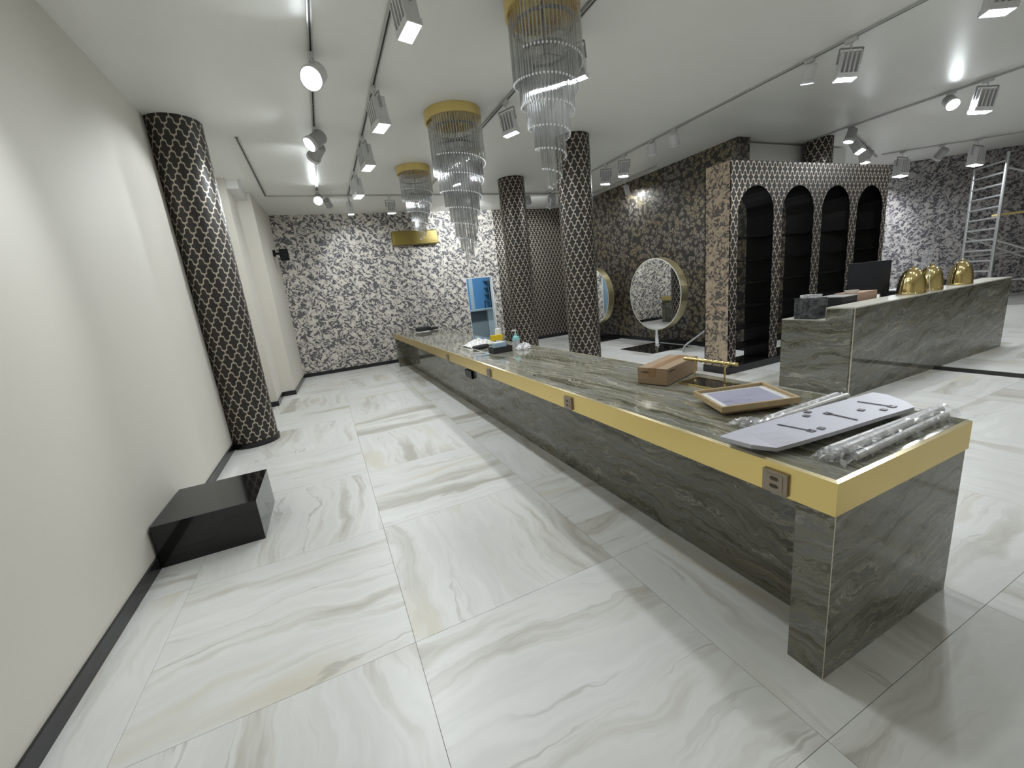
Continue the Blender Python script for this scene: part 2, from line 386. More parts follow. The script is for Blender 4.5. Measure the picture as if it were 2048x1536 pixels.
# ------------------------------------------------------------------ mesh helpers
class MB:
    def __init__(s):
        s.v = []; s.f = []; s.mi = []
        s.cur = 0
    def face(s, pts):
        b = len(s.v); s.v += [tuple(p) for p in pts]; s.f.append(tuple(range(b, b + len(pts)))); s.mi.append(s.cur)
    def grid(s, rows, close_u=False):
        b = len(s.v); n = len(rows[0])
        for r in rows: s.v += [tuple(p) for p in r]
        for i in range(len(rows) - 1):
            for j in range(n if close_u else n - 1):
                k = (j + 1) % n
                s.f.append((b + i * n + j, b + i * n + k, b + (i + 1) * n + k, b + (i + 1) * n + j)); s.mi.append(s.cur)
    def box(s, x0, x1, y0, y1, z0, z1, mtx=None):
        p = [Vector(q) for q in ((x0, y0, z0), (x1, y0, z0), (x1, y1, z0), (x0, y1, z0), (x0, y0, z1), (x1, y0, z1), (x1, y1, z1), (x0, y1, z1))]
        if mtx is not None: p = [mtx @ q for q in p]
        b = len(s.v); s.v += [tuple(q) for q in p]
        for q in ((0, 3, 2, 1), (4, 5, 6, 7), (0, 1, 5, 4), (1, 2, 6, 5), (2, 3, 7, 6), (3, 0, 4, 7)):
            s.f.append(tuple(b + i for i in q)); s.mi.append(s.cur)
        return s
    def prism(s, poly, z0, z1):
        b = len(s.v); n = len(poly)
        s.v += [(x, y, z0) for x, y in poly] + [(x, y, z1) for x, y in poly]
        s.f.append(tuple(b + i for i in reversed(range(n)))); s.mi.append(s.cur)
        s.f.append(tuple(b + n + i for i in range(n))); s.mi.append(s.cur)
        for i in range(n):
            k = (i + 1) % n
            s.f.append((b + i, b + k, b + n + k, b + n + i)); s.mi.append(s.cur)
        return s
    def tube(s, a, b, r, n=8, r2=None, caps=True):
        a = Vector(a); b = Vector(b); d = (b - a)
        if d.length < 1e-6: return s
        d.normalize()
        u = d.orthogonal().normalized(); w = d.cross(u)
        r2 = r if r2 is None else r2
        R0 = [a + (u * math.cos(t) + w * math.sin(t)) * r for t in [2 * math.pi * i / n for i in range(n)]]
        R1 = [b + (u * math.cos(t) + w * math.sin(t)) * r2 for t in [2 * math.pi * i / n for i in range(n)]]
        s.grid([R0, R1], True)
        if caps:
            s.face(list(reversed(R0))); s.face(R1)
        return s
    def path(s, pts, r, n=6):
        pts = [Vector(p) for p in pts]; rows = []
        u = None
        for i, p in enumerate(pts):
            d = (pts[min(i + 1, len(pts) - 1)] - pts[max(i - 1, 0)]).normalized()
            if u is None: u = d.orthogonal().normalized()
            else: u = (u - d * u.dot(d)).normalized()
            w = d.cross(u)
            rows.append([p + (u * math.cos(2 * math.pi * k / n) + w * math.sin(2 * math.pi * k / n)) * r for k in range(n)])
        s.grid(rows, True)
        s.face(list(reversed(rows[0]))); s.face(rows[-1])
        return s
    def lathe(s, prof, n=24, mtx=None, c=(0, 0, 0)):
        c = Vector(c); rows = []
        for r, z in prof:
            row = [Vector((r * math.cos(2 * math.pi * k / n), r * math.sin(2 * math.pi * k / n), z)) for k in range(n)]
            rows.append([(mtx @ q if mtx is not None else q) + c for q in row])
        s.grid(rows, True)
        return s
    def disc(s, r, z, n=24, mtx=None, c=(0, 0, 0), flip=False):
        c = Vector(c)
        row = [Vector((r * math.cos(2 * math.pi * k / n), r * math.sin(2 * math.pi * k / n), z)) for k in range(n)]
        row = [(mtx @ q if mtx is not None else q) + c for q in row]
        s.face(list(reversed(row)) if flip else row)
        return s
    def mesh(s, name, mat, smooth=False, uv=None):
        me = bpy.data.meshes.new(name)
        me.from_pydata(s.v, [], s.f)
        for m_ in (mat if isinstance(mat, (list, tuple)) else [mat]): me.materials.append(m_)
        me.polygons.foreach_set('material_index', s.mi)
        if uv is not None:
            lay = me.uv_layers.new(name='UVMap')
            for p in me.polygons:
                nx, ny, nz = p.normal
                for li in p.loop_indices:
                    co = me.vertices[me.loops[li].vertex_index].co
                    if uv == 'box':
                        if abs(nz) > max(abs(nx), abs(ny)): q = (co.x, co.y)
                        else:
                            tx, ty = -ny, nx       # horizontal tangent
                            if abs(tx) >= abs(ty):
                                if tx < 0: tx, ty = -tx, -ty
                            elif ty < 0: tx, ty = -tx, -ty
                            q = (co.x * tx + co.y * ty, co.z)
                    else:
                        q = uv(co, p)
                    lay.data[li].uv = q
        if smooth:
            me.polygons.foreach_set('use_smooth', [True] * len(me.polygons))
        me.update()
        return me
    def build(s, name, mat, parent=None, smooth=False, uv=None, kind=None, label=None):
        o = bpy.data.objects.new(name, s.mesh(name, mat, smooth, uv))
        COL.objects.link(o)
        if parent is not None: o.parent = parent
        if kind: o['kind'] = kind
        if label: o['label'] = label
        return o

def bevel(o, w=0.004, seg=2):
    m_ = o.modifiers.new('bevel', 'BEVEL'); m_.width = w; m_.segments = seg; m_.limit_method = 'ANGLE'
    return o
def tag(o, label, cat, group=None):
    o['label'] = label; o['category'] = cat
    if group: o['group'] = group
    return o
def thing(name, label, cat, loc=(0, 0, 0), rz=0.0, group=None):
    o = bpy.data.objects.new(name, None); COL.objects.link(o)
    o.location = loc; o.rotation_euler = (0, 0, rz); o.empty_display_size = 0.1
    return tag(o, label, cat, group)
def struct(name, mb, mat, uv=None, label=None, parent=None):
    o = mb.build(name, mat, parent, uv=uv)
    if parent is None: o['kind'] = 'structure'
    if label: o['label'] = label
    return o
def box(*a): return MB().box(*a)

# ------------------------------------------------------------------ room shell
floor = struct('floor', box(XW - 0.3, 21, -3.2, YF + 2.4, -0.25, -0.012), M['grout'], label='floor of large pale polished onyx-look tiles')
PX, PY, GAP = 1.085, 1.066, 0.0018
tile_cache = {}
def tile(x0, x1, y0, y1, turned):
    key = (round(x1 - x0, 3), round(y1 - y0, 3))
    if key not in tile_cache:
        a, b = (x1 - x0) / 2 - GAP / 2, (y1 - y0) / 2 - GAP / 2
        tile_cache[key] = {}
    k2 = turned
    if k2 not in tile_cache[key]:
        a, b = (x1 - x0) / 2 - GAP / 2, (y1 - y0) / 2 - GAP / 2
        if turned: a, b = b, a
        tile_cache[key][k2] = box(-a, a, -b, b, -0.012, 0.0).mesh('tile', M['tile'])
    o = bpy.data.objects.new('tile', tile_cache[key][k2])
    o.location = ((x0 + x1) / 2, (y0 + y1) / 2, 0)
    if turned: o.rotation_euler = (0, 0, math.pi / 2)
    COL.objects.link(o); o.parent = floor
    return o
SLOT0, SLOT1 = 6.575, 6.805
n_tiles = 0
for i in range(-2, 18):
    for j in range(-3, 9):
        x0, x1 = 0.10 + PX * i, 0.10 + PX * (i + 1)
        y0, y1 = 1.625 + PY * j, 1.625 + PY * (j + 1)
        x0 = max(x0, XW + 0.0); y1 = min(y1, YF)
        if x1 - x0 < 0.03 or y1 - y0 < 0.03: continue
        # outside the picture or beyond the slanting wall
        if 0.643 * x0 + 0.766 * y0 > 13.5: continue
        if y1 < 0.35 and x0 > 3.6: continue
        turned = (i + j) % 2 == 0
        if x0 < SLOT1 and x1 > SLOT0 and y0 < 5.1:
            if SLOT0 - x0 > 0.02: tile(x0, SLOT0, y0, y1, turned)
            if x1 - SLOT1 > 0.02: tile(SLOT1, x1, y0, y1, turned)
        else:
            tile(x0, x1, y0, y1, turned)
        n_tiles += 1
struct('trim_1', box(SLOT0 + 0.002, SLOT1 - 0.002, -3, 5.1, -0.012, -0.003), M['slot'], label='black sliding-door channel set in the floor')
struct('ceiling', box(XW - 0.3, 21, -3.2, YF + 2.4, H, H + 0.25), M['ceiling'], label='semi-gloss grey white ceiling')

# left wall with its two steps
x2a, x2b = -0.953, -0.735
struct('wall_left', MB().prism([(XW - 0.3, -3.2), (XW, -3.2), (XW, 7.645), (x2a, 7.645), (x2a, 8.45), (x2b, 8.45), (-0.645, YF + 0.1), (XW - 0.3, YF + 0.1)], 0, H),
       M['plaster'], label='plain greige papered wall with two stepped piers')
bb = MB(); t_ = 0.014
for poly in ([(XW, -3.2), (XW + t_, -3.2), (XW + t_, 7.645), (XW, 7.645)],
             [(XW, 7.645 - t_), (x2a + t_, 7.645 - t_), (x2a + t_, 7.645), (XW, 7.645)],
             [(x2a, 7.645), (x2a + t_, 7.645), (x2a + t_, 8.45), (x2a, 8.45)],
             [(x2a + t_, 8.45 - t_), (x2b + t_, 8.45 - t_), (x2b + t_, 8.45), (x2a + t_, 8.45)],
             [(x2b, 8.45), (x2b + t_, 8.45), (-0.645 + t_, YF), (-0.645, YF)]):
    bb.prism(poly, 0, 0.082)
struct('baseboard_left', bb, M['black_trim'], label='gloss black baseboard')
struct('trim_2', box(x2a + 0.001, x2a + 0.16, 7.70, 8.44, H - 0.13, H), M['white_wall'], label='white boxed soffit at the top of the first pier')

# far wall: floral with a doorway, then trellis paper
DX0, DX1, DZ = 3.483, 4.208, 1.862
TX = 4.42
wf = MB()
wf.box(-0.9, DX0, YF, YF + 0.12, 0, H); wf.box(DX0, DX1, YF, YF + 0.12, DZ, H); wf.box(DX1, TX, YF, YF + 0.12, 0, H)
struct('wall_far', wf, M['floral'], uv='box', label='far wall papered with cream and slate floral toile')
struct('wall_corner', box(TX, 6.9, YF, YF + 0.12, 0, H), M['trellis'], uv='box', label='far wall strip papered with black and gold trellis')
bf = MB(); bf.box(-0.645, DX0, YF - t_, YF, 0, 0.082); bf.box(DX1, 6.63, YF - t_, YF, 0, 0.082)
struct('baseboard_far', bf, M['black_trim'], label='gloss black baseboard under the papered far wall')
struct('wall_right', box(6.63, 6.93, 5.1, YF, 0, H), M['damask'], uv='box', label='dark wall papered with old-gold blossoms')
struct('baseboard_right', box(6.63 - t_, 6.63, 5.1, YF, 0, 0.082), M['black_trim'], label='black baseboard of the dark papered wall')
struct('wall_back', box(6.93, 9.9, 5.30, 5.42, 0, 2.75), M['damask'], uv='box', label='dark papered wall behind the arched shelf unit')
struct('trim_3', box(6.93, 9.9, 5.24, 5.42, 2.75, H - 0.03), M['white_wall'], label='white bulkhead above the arched shelf unit')
ox, oy = 14.2, 5.6
dxo, dyo = math.cos(math.radians(-40)), math.sin(math.radians(-40)); nxo, nyo = -dyo, dxo
p0 = (ox - 6.6 * dxo, oy - 6.6 * dyo); p1 = (ox + 8 * dxo, oy + 8 * dyo)
struct('wall_oblique', MB().prism([p0, p1, (p1[0] + 0.2 * nxo, p1[1] + 0.2 * nyo), (p0[0] + 0.2 * nxo, p0[1] + 0.2 * nyo)], 0, H),
       M['floral_mauve'], uv='box', label='slanting wall papered with mauve grey floral toile')
struct('baseboard_oblique', MB().prism([(p0[0] - 0.015 * nxo, p0[1] - 0.015 * nyo), (p1[0] - 0.015 * nxo, p1[1] - 0.015 * nyo), p1, p0], 0, 0.08),
       M['lamp_grey'], label='grey baseboard of the slanting wall')
struct('wall_near', box(XW - 0.3, 21, -3.4, -3.2, 0, H), M['plaster'], label='plain wall behind the viewpoint')
struct('wall_end', box(20.4, 20.6, -3.2, 1.0, 0, H), M['plaster'], label='plain end wall')

# back room seen through the doorway
kx0, kx1, ky1 = 2.9, 5.3, 12.35
kb = MB(); kb.box(kx0 - 0.1, kx0, YF + 0.12, ky1, 0, 2.6); kb.box(kx1, kx1 + 0.1, YF + 0.12, ky1, 0, 2.6)
struct('wall_kitchen_side', kb, M['teal_white'], label='pale side walls of the back room')
struct('wall_kitchen', box(kx0 - 0.1, kx1 + 0.1, ky1, ky1 + 0.1, 0, 2.6), M['blue'], label='blue wall of the back room')
struct('trim_4', box(4.20, 4.33, ky1 - 0.05, ky1, 0.99, 2.3), M['teal_white'], label='pale upright board on the blue wall')
df = MB(); df.box(DX1 - 0.02, DX1, YF - 0.01, YF + 0.13, 0, DZ); df.box(DX0, DX0 + 0.012, YF - 0.004, YF + 0.13, 0, DZ)
df.box(DX0 + 0.012, DX1 - 0.02, YF - 0.004, YF + 0.13, DZ - 0.015, DZ)
struct('trim_5', df, M['white_plastic'], label='slim white edge of the doorway')

# ------------------------------------------------------------------ columns
def column(c, r, label):
    t = thing('column', label, 'column', (c[0], c[1], 0))
    n = 52
    mb = MB()
    rows = [[(r * math.cos(2 * math.pi * k / n), r * math.sin(2 * math.pi * k / n), z) for k in range(n)] for z in (0.05, H)]
    mb.grid(rows, True)
    def cuv(co, p):
        a = math.atan2(co.y, co.x); ca = math.atan2(p.center.y, p.center.x)
        if a - ca > math.pi: a -= 2 * math.pi
        if ca - a > math.pi: a += 2 * math.pi
        return (a * r, co.z)
    mb.build('shaft', M['trellis'], t, smooth=True, uv=cuv)
    b = MB(); b.lathe([(r - 0.01, 0.0), (r + 0.014, 0.0), (r + 0.014, 0.055), (r, 0.06)], n)
    b.build('base_ring', M['black_trim'], t, smooth=False)
column((-1.03, 5.66), 0.25, 'black and gold trellis column half sunk in the left wall')
column((3.69, 7.60), 0.25, 'trellis papered round column, farther of the two behind the long table')
column((3.70, 5.50), 0.25, 'trellis papered round column, nearer of the two behind the long table')
column((8.62, 5.01), 0.22, 'trellis papered column rising behind the arched shelf unit')

# ------------------------------------------------------------------ ceiling tracks
def track(pts, label):
    t = thing('ceiling_track', label, 'light track', (pts[0][0], pts[0][1], H))
    a = Vector((pts[0][0], pts[0][1], 0)); b = Vector((pts[1][0], pts[1][1], 0))
    L = (b - a).length; ang = math.atan2(b.y - a.y, b.x - a.x)
    t.rotation_euler = (0, 0, ang)
    mb = MB(); mb.box(0, L, -0.018, -0.007, -0.022, 0); mb.box(0, L, 0.007, 0.018, -0.022, 0); mb.box(0, L, -0.007, 0.007, -0.006, 0)
    mb.build('rail', M['track'], t)
    s = MB(); k = 0.0
    while k < L:
        s.box(k + 0.01, min(k + 1.98, L), -0.0065, 0.0065, -0.0125, -0.0065); k += 2.0
    s.build('conductor_slot', M['track_slot'], t, label='dark conductor slot')
FT = 8.69
track([(0.30, -1.0), (0.30, FT)], 'ceiling light track, leftmost of the long rails, nearest the plain wall')
track([(0.83, -1.0), (0.83, FT)], 'ceiling light track carrying square floodlights left of the chandeliers')
track([(2.24, 0.5), (2.24, FT)], 'ceiling light track passing behind the three chandeliers')
track([(-0.52, 5.97), (-0.52, FT)], 'short empty ceiling track near the stepped piers')
track([(-0.52, FT), (6.3, FT)], 'cross ceiling track in front of the far floral wall')
track([(5.10, -0.5), (5.10, FT)], 'ceiling light track above the gap between table and reception counter')
track([(8.40, 0.2), (8.40, 5.2)], 'ceiling light track over the arched shelf unit')
track([(8.50, 4.47), (11.78, 5.62)], 'short slanting branch track above the end of the arched unit')
track([(11.71, 5.48), (16.6, 1.38)], 'ceiling light track parallel to the slanting floral wall')
track([(6.33, 6.6), (6.33, 8.66)], 'short ceiling track close to the dark papered wall')

# ------------------------------------------------------------------ track lights
def basis(d):
    """matrix whose -Z looks along d, keeping X horizontal"""
    z = -Vector(d).normalized()
    x = Vector((0, 0, 1)).cross(z)
    x = Vector((1, 0, 0)) if x.length < 1e-3 else x.normalized()
    y = z.cross(x)
    return Matrix((x, y, z)).transposed()
flood_mesh = {}
def rotz(a): return Matrix.Rotation(a, 3, 'Z')
def flood(x, y, aim, label, yaw=0.0, s=1.0, drop=0.11, on=True):
    """square LED floodlight: adaptor, fork, finned body, glowing face"""
    t = thing('track_floodlight', label, 'track light', (x, y, H - 0.022), 0, 'square track floodlights')
    z = -Vector(aim).normalized()
    F = Vector((math.sin(yaw), -math.cos(yaw), 0))          # yaw 0: fins face -y, negative yaw turns them to -x
    ya = -(F - z * F.dot(z)).normalized()
    B = Matrix((ya.cross(z), ya, z)).transposed()
    c = Vector((0, 0, -drop))
    B4 = Matrix.Translation(c) @ B.to_4x4() @ Matrix.Scale(s, 4)
    mb = MB(); mb.box(-0.02, 0.02, -0.05, 0.05, -0.03, 0); mb.tube((0, 0, -0.03), (0, 0, -drop + 0.02), 0.009, 8)
    mb.build('adaptor', M['lamp_white'], t)
    fk = MB()
    P = [B4 @ Vector(q) for q in ((-0.098, 0, -0.10), (-0.098, 0, 0.03), (0.098, 0, 0.03), (0.098, 0, -0.10))]
    for a, b in zip(P[:-1], P[1:]): fk.tube(a, b, 0.008 * s, 6)
    fk.build('fork', M['lamp_grey'], t, label='grey mounting fork')
    bd = MB(); bd.box(-0.085, 0.085, -0.02, 0.055, -0.20, 0.0, B4)
    bd.box(-0.09, 0.09, -0.06, 0.06, -0.235, -0.19, B4)
    o = bd.build('body', M['lamp_white'], t); bevel(o, 0.004)
    for k in range(5):
        xx = -0.075 + k * 0.0375
        MB().box(xx - 0.006, xx + 0.006, -0.058, -0.02, -0.19, -0.01, B4).build('fin', M['lamp_white'], t)
    f = MB(); f.face([B4 @ Vector(q) for q in ((-0.08, -0.05, -0.2355), (-0.08, 0.05, -0.2355), (0.08, 0.05, -0.2355), (0.08, -0.05, -0.2355))])
    f.build('led_panel', M['led'] if on else M['lamp_white'], t, label='glowing square face')
    return t
def spot(x, y, aim, label, drop=0.12, on=True, watts=0.0, size=70, body='lamp_grey', s=1.0):
    """round spotlight: adaptor, stem, barrel, rim, glowing disc"""
    t = thing('track_spotlight', label, 'track light', (x, y, H - 0.022), 0, 'round track spotlights')
    B = basis(aim); B4 = Matrix.Translation(Vector((0, 0, -drop))) @ B.to_4x4() @ Matrix.Scale(s, 4)
    mb = MB(); mb.box(-0.018, 0.018, -0.045, 0.045, -0.028, 0); mb.tube((0, 0, -0.028), (0, 0, -drop), 0.009, 8)
    mb.build('adaptor', M['lamp_white'], t)
    b = MB(); b.lathe([(0.0, 0.065), (0.044, 0.065), (0.05, 0.055), (0.05, -0.07), (0.044, -0.07), (0.040, -0.045)], 20, B4)
    b.build('barrel', M[body], t, smooth=False)
    r = MB(); r.lathe([(0.0505, -0.05), (0.056, -0.052), (0.056, -0.075), (0.05, -0.078), (0.046, -0.070)], 20, B4)
    r.build('rim', M['lamp_white'], t)
    f = MB(); f.disc(0.0435, -0.048, 20, B4, flip=True)
    f.build('lens', M['led_spot'] if on else M['lamp_grey'], t, label='glowing round lens' if on else None)
    if watts:
        ld = bpy.data.lights.new('beam', 'SPOT'); ld.energy = watts; ld.spot_size = math.radians(size); ld.spot_blend = 0.6
        ld.shadow_soft_size = 0.04; ld.color = (0.93, 0.98, 1.0)
        lo = bpy.data.objects.new('beam', ld); COL.objects.link(lo); lo.parent = t
        lo.matrix_local = B4 @ Matrix.Translation((0, 0, -0.09))
    return t
# leftmost rail
spot(0.30, 4.05, (-0.30, -0.75, -0.55), 'dazzling round spotlight facing the viewer on the leftmost rail', watts=BEAM * 1.2, s=1.6, drop=0.15, body='lamp_white')
spot(0.30, 5.55, (-0.75, -0.35, -0.60), 'lit round spotlight turned to the left wall, nearer of the close pair on leftmost rail', watts=BEAM * 0.6, s=1.5)
spot(0.30, 5.95, (-0.45, 0.75, -0.45), 'round spotlight with brown barrel turned away, just behind the lit one on leftmost rail', watts=BEAM * 0.8, s=1.5)
spot(0.30, 8.35, (-0.10, -0.80, -0.45), 'dazzling small round spotlight at the far end of the leftmost rail', watts=BEAM * 0.6, s=1.4)
spot(0.46, FT, (0.3, 0.75, -0.5), 'unlit-looking little spotlight on the cross rail beside the dazzling one', watts=BEAM * 0.5, s=1.2)
# second rail
for yy, lab in ((3.05, 'nearest square floodlight on the rail left of the chandeliers, at the top edge'),
                (4.50, 'second square floodlight on the rail left of the chandeliers'),
                (5.75, 'third square floodlight on the rail left of the chandeliers'),
                (7.20, 'farthest square floodlight on the rail left of the chandeliers')):
    flood(0.83, yy, (0.06, -0.20 if yy < 4 else -0.10, -1), lab, yaw=math.radians(-75), s=0.95 if yy < 4 else 1.08)
flood(0.83, FT, (0.0, 0.05, -1), 'square floodlight on the cross rail where the second rail meets it', yaw=math.radians(90), s=0.9)
flood(1.58, FT, (0.0, 0.02, -1), 'square floodlight on the cross rail, left of the gold wall unit', s=0.9)
spot(3.35, FT, (0.12, 0.8, -0.30), 'round spotlight on the cross rail hidden by the middle chandelier, washing the far wall', s=1.3, watts=BEAM * 1.3, size=95)
# rail behind the chandeliers
flood(2.24, 4.55, (0.12, -0.05, -1), 'square floodlight between the near and the middle chandelier', yaw=math.radians(-50), s=0.95)
flood(2.30, 3.30, (0.12, 0.05, -1), 'square floodlight glowing through the rods of the nearest chandelier', yaw=math.radians(-50), s=0.95)
flood(2.24, 1.75, (0.1, 0.0, -1), 'square floodlight above the near end of the table, over the frame edge', yaw=math.radians(-50), s=0.95)
flood(2.24, 6.6, (0.1, 0.0, -1), 'square floodlight behind the farthest chandelier', yaw=math.radians(-50), s=0.95)
spot(4.60, FT, (0.42, 0.8, -0.55), 'round spotlight between the two columns on the cross rail', s=1.3, watts=BEAM * 1.3)
flood(5.02, 8.35, (0.10, 0.65, -0.8), 'square floodlight between the two columns, in front of the trellis wall', yaw=math.radians(20), s=1.1)
# rail right of the columns
flood(5.10, 6.55, (-0.10, 0.05, -1), 'square floodlight right of the nearer column, left one of the pair', yaw=math.radians(-45), s=0.95)
flood(5.10, 6.05, (-0.10, 0.05, -1), 'square floodlight right of the nearer column, right one of the pair', yaw=math.radians(-45), s=0.95)
spot(5.10, 5.40, (0.15, 0.2, -0.9), 'round white spotlight over the round mirror, left one of two', body='lamp_white', s=1.25, watts=BEAM * 0.6)
spot(5.10, 4.95, (0.55, 0.35, -0.7), 'round white spotlight over the round mirror, right one of two', body='lamp_white', s=1.25, watts=BEAM * 0.5)
spot(5.10, 3.10, (0.1, 0.25, -1), 'round white spotlight hanging left of the big square floodlight at upper right', body='lamp_white', s=1.2, watts=BEAM * 0.6)
flood(5.10, 2.72, (-0.12, 0.1, -1), 'big square floodlight at upper right, on the rail over the table gap', yaw=math.radians(-40), s=1.0)
flood(5.10, 1.70, (-0.12, 0.1, -1), 'square floodlight cut by the top right corner', yaw=math.radians(-40), s=1.0)
flood(6.33, 7.50, (0.45, 0.1, -1), 'little square floodlight close to the dark papered wall', yaw=math.radians(60), s=0.8)
# rail over the arches
spot(8.40, 3.20, (-0.65, -0.55, -0.6), 'dazzling round spotlight on the right-hand rail beside a square floodlight', watts=BEAM, s=1.4)
flood(8.40, 2.85, (-0.12, 0.1, -1), 'square floodlight on the right-hand rail beside a dazzling spotlight', yaw=math.radians(-40), s=1.15)
flood(8.40, 1.30, (-0.12, 0.1, -1), 'square floodlight on the right-hand rail, over the right frame edge', yaw=math.radians(-40), s=1.15)
spot(8.42, 4.40, (-0.25, 0.15, -0.9), 'grey round spotlight hanging where the branch track starts', s=1.4, watts=BEAM * 0.5)
flood(8.85, 4.60, (0.05, -0.45, -0.8), 'dazzling square floodlight at the start of the branch track', yaw=math.radians(10), s=1.1)
flood(9.95, 4.98, (0.0, -0.2, -1), 'square floodlight halfway along the branch track', yaw=math.radians(10), s=1.1)
spot(10.6, 5.21, (0.25, 0.55, -0.7), 'grey round spotlight near the end of the branch track', s=1.4, watts=BEAM * 0.7)
for u, lab in ((0.37, 'left square floodlight on the rail along the slanting wall'), (1.65, 'right square floodlight on the rail along the slanting wall')):
    flood(11.71 + u * 0.766, 5.48 - u * 0.643, (-0.10, 0.0, -1), lab, yaw=math.radians(-10), s=1.45, drop=0.16)
spot(11.71 + 1.04 * 0.766, 5.48 - 1.04 * 0.643, (0.25, 0.75, -0.75), 'round spotlight between the two floodlights on the rail along the slanting wall', s=1.6, size=80, watts=BEAM * 1.6, drop=0.16)

# unseen fill lamps added above and behind the viewpoint
for x, y in ((5.10, 0.3), (8.40, -0.2)):
    flood(x, y, (0.1, 0.0, -1), 'unseen square floodlight added to brighten the room, above or behind the viewpoint', s=0.95)

# ------------------------------------------------------------------ long table
tbl = thing('display_table', 'long onyx display table edged with a deep brass band', 'table', (0, 0, 0))
TX0, TX1, TY0, TY1, TB = 1.3727, 2.2778, 0.6803, 9.75, 0.658
KX = 1.62
for k in range(4):
    a, b = TY0 + 0.012 + k * (TY1 - TY0 - 0.024) / 4, TY0 + 0.012 + (k + 1) * (TY1 - TY0 - 0.024) / 4
    box(TX0 + 0.012, TX1 - 0.012, a + 0.0006, b - 0.0006, T - 0.03, T).build('top_slab', M['onyx_top'], tbl)
    box(KX, KX + 0.02, a + 0.0006 + (0.115 if k == 0 else 0), b - 0.0006 - (0.115 if k == 3 else 0), 0.0, T - 0.03).build('front_panel', M['onyx_front'], tbl)
    box(TX1 - 0.06, TX1 - 0.04, a + 0.0006 + (0.115 if k == 0 else 0), b - 0.0006 - (0.115 if k == 3 else 0), 0.0, T - 0.03).build('back_panel', M['onyx_front'], tbl)
for nm, g in (('brass_band', (TX0, TX0 + 0.011, TY0, TY1, TB, T - 0.004)), ('brass_band', (TX1 - 0.011, TX1, TY0, TY1, TB, T - 0.004)),
              ('brass_band', (TX0 + 0.011, TX1 - 0.011, TY0, TY0 + 0.011, TB, T - 0.004)), ('brass_band', (TX0 + 0.011, TX1 - 0.011, TY1 - 0.011, TY1, TB, T - 0.004))):
    box(*g).build(nm, M['brass'], tbl)
def lip(a, b, c, d, x, y, x2, y2):
    pass
eg = MB()      # bright chamfered top edge, slightly proud
e = 0.012
for q in ([(TX0, TY0), (TX0 + e, TY0 + e), (TX0 + e, TY1 - e), (TX0, TY1)], [(TX1, TY1), (TX1 - e, TY1 - e), (TX1 - e, TY0 + e), (TX1, TY0)],
          [(TX1, TY0), (TX1 - e, TY0 + e), (TX0 + e, TY0 + e), (TX0, TY0)], [(TX0, TY1), (TX0 + e, TY1 - e), (TX1 - e, TY1 - e), (TX1, TY1)]):
    (x0, y0), (xa, ya), (xb, yb), (x1, y1) = q
    eg.face([(x0, y0, T - 0.004), (x1, y1, T - 0.004), (xb, yb, T + 0.002), (xa, ya, T + 0.002)])
    eg.face([(xa, ya, T + 0.002), (xb, yb, T + 0.002), (xb, yb, T - 0.02), (xa, ya, T - 0.02)])
eg.build('edge_trim', M['brass_edge'], tbl, label='bright chamfered brass lip')
for ya in (TY0 + 0.003, TY1 - 0.127):
    lg = thing_leg = MB().box(TX0 + 0.008, TX1 - 0.018, ya, ya + 0.124, 0, T - 0.03).build('leg', [M['onyx_end'], M['onyx_leg']], tbl)
    for p in lg.data.polygons:
        if abs(p.normal.x) > 0.9: p.material_index = 1
    cz = MB()
    cz.box(TX0 + 0.0065, TX0 + 0.0085, ya - 0.0015, ya + 0.0005, 0, TB)
    cz.build('corner_strip', M['trim_steel'], lg, label='thin metal corner strip')
def socket(y, name='power_socket', w=0.0450, x=TX0):
    z = 0.706
    s = box(x - 0.011, x + 0.002, y - w, y + w, z - 0.041, z + 0.041).build(name, M['socket'], tbl, label='bronze twin power socket')
    box(x - 0.013, x - 0.011, y - w * 0.66, y + w * 0.66, z - 0.030, z + 0.030).build('insert', M['socket'], s)
    for dz in (-0.0145, 0.0145):
        mb = MB(); hx = [(-0.018, 0), (-0.011, 0.0075), (0.011, 0.0075), (0.018, 0), (0.011, -0.0075), (-0.011, -0.0075)]
        mb.face([(x - 0.0136, y - a, z + dz + b) for a, b in hx])
        mb.face([(x - 0.0130, y - a, z + dz + b) for a, b in reversed(hx)])
        mb.build('outlet', M['socket_dark'], s, label='dark hexagonal outlet')
for yy in (0.875, 2.27, 3.73, 5.22): socket(yy)
box(KX - 0.035, KX, 4.98, 5.24, 0.40, 0.50).build('junction_box', M['matt_black'], tbl, label='small black junction box')

# ------------------------------------------------------------------ reception counter
cnt = thing('reception_counter', 'stepped onyx reception counter with pale stone ledge', 'counter', (4.838, 2.375, 0))
CW, CD, CH, CH2, LD = 3.619, 0.729, 0.942, 0.81, 0.266
for k in range(3):
    a, b = 0.006 + k * (CW - 0.012) / 3, 0.006 + (k + 1) * (CW - 0.012) / 3
    box(a + 0.0006, b - 0.0006, 0, 0.02, 0, CH - 0.012).build('front_panel', M['onyx_counter'], cnt)
ep = MB()
for xx in (0.004, CW - 0.024):
    poly = [(0.02, 0), (CD, 0), (CD, CH2 - 0.008), (LD, CH2 - 0.008), (LD, CH - 0.012), (0.02, CH - 0.012)]
    q = MB()
    for a in (xx, xx + 0.02):
        q.face([(a, y, z) for y, z in (poly if a > xx else reversed(poly))])
    for i in range(len(poly)):
        (y0, z0), (y1, z1) = poly[i], poly[(i + 1) % len(poly)]
        q.face([(xx, y0, z0), (xx, y1, z1), (xx + 0.02, y1, z1), (xx + 0.02, y0, z0)])
    q.build('end_panel', M['onyx_counter_end'], cnt)
box(0.0, CW, -0.001, LD, CH - 0.012, CH).build('ledge', M['travertine'], cnt, label='pale stone ledge')
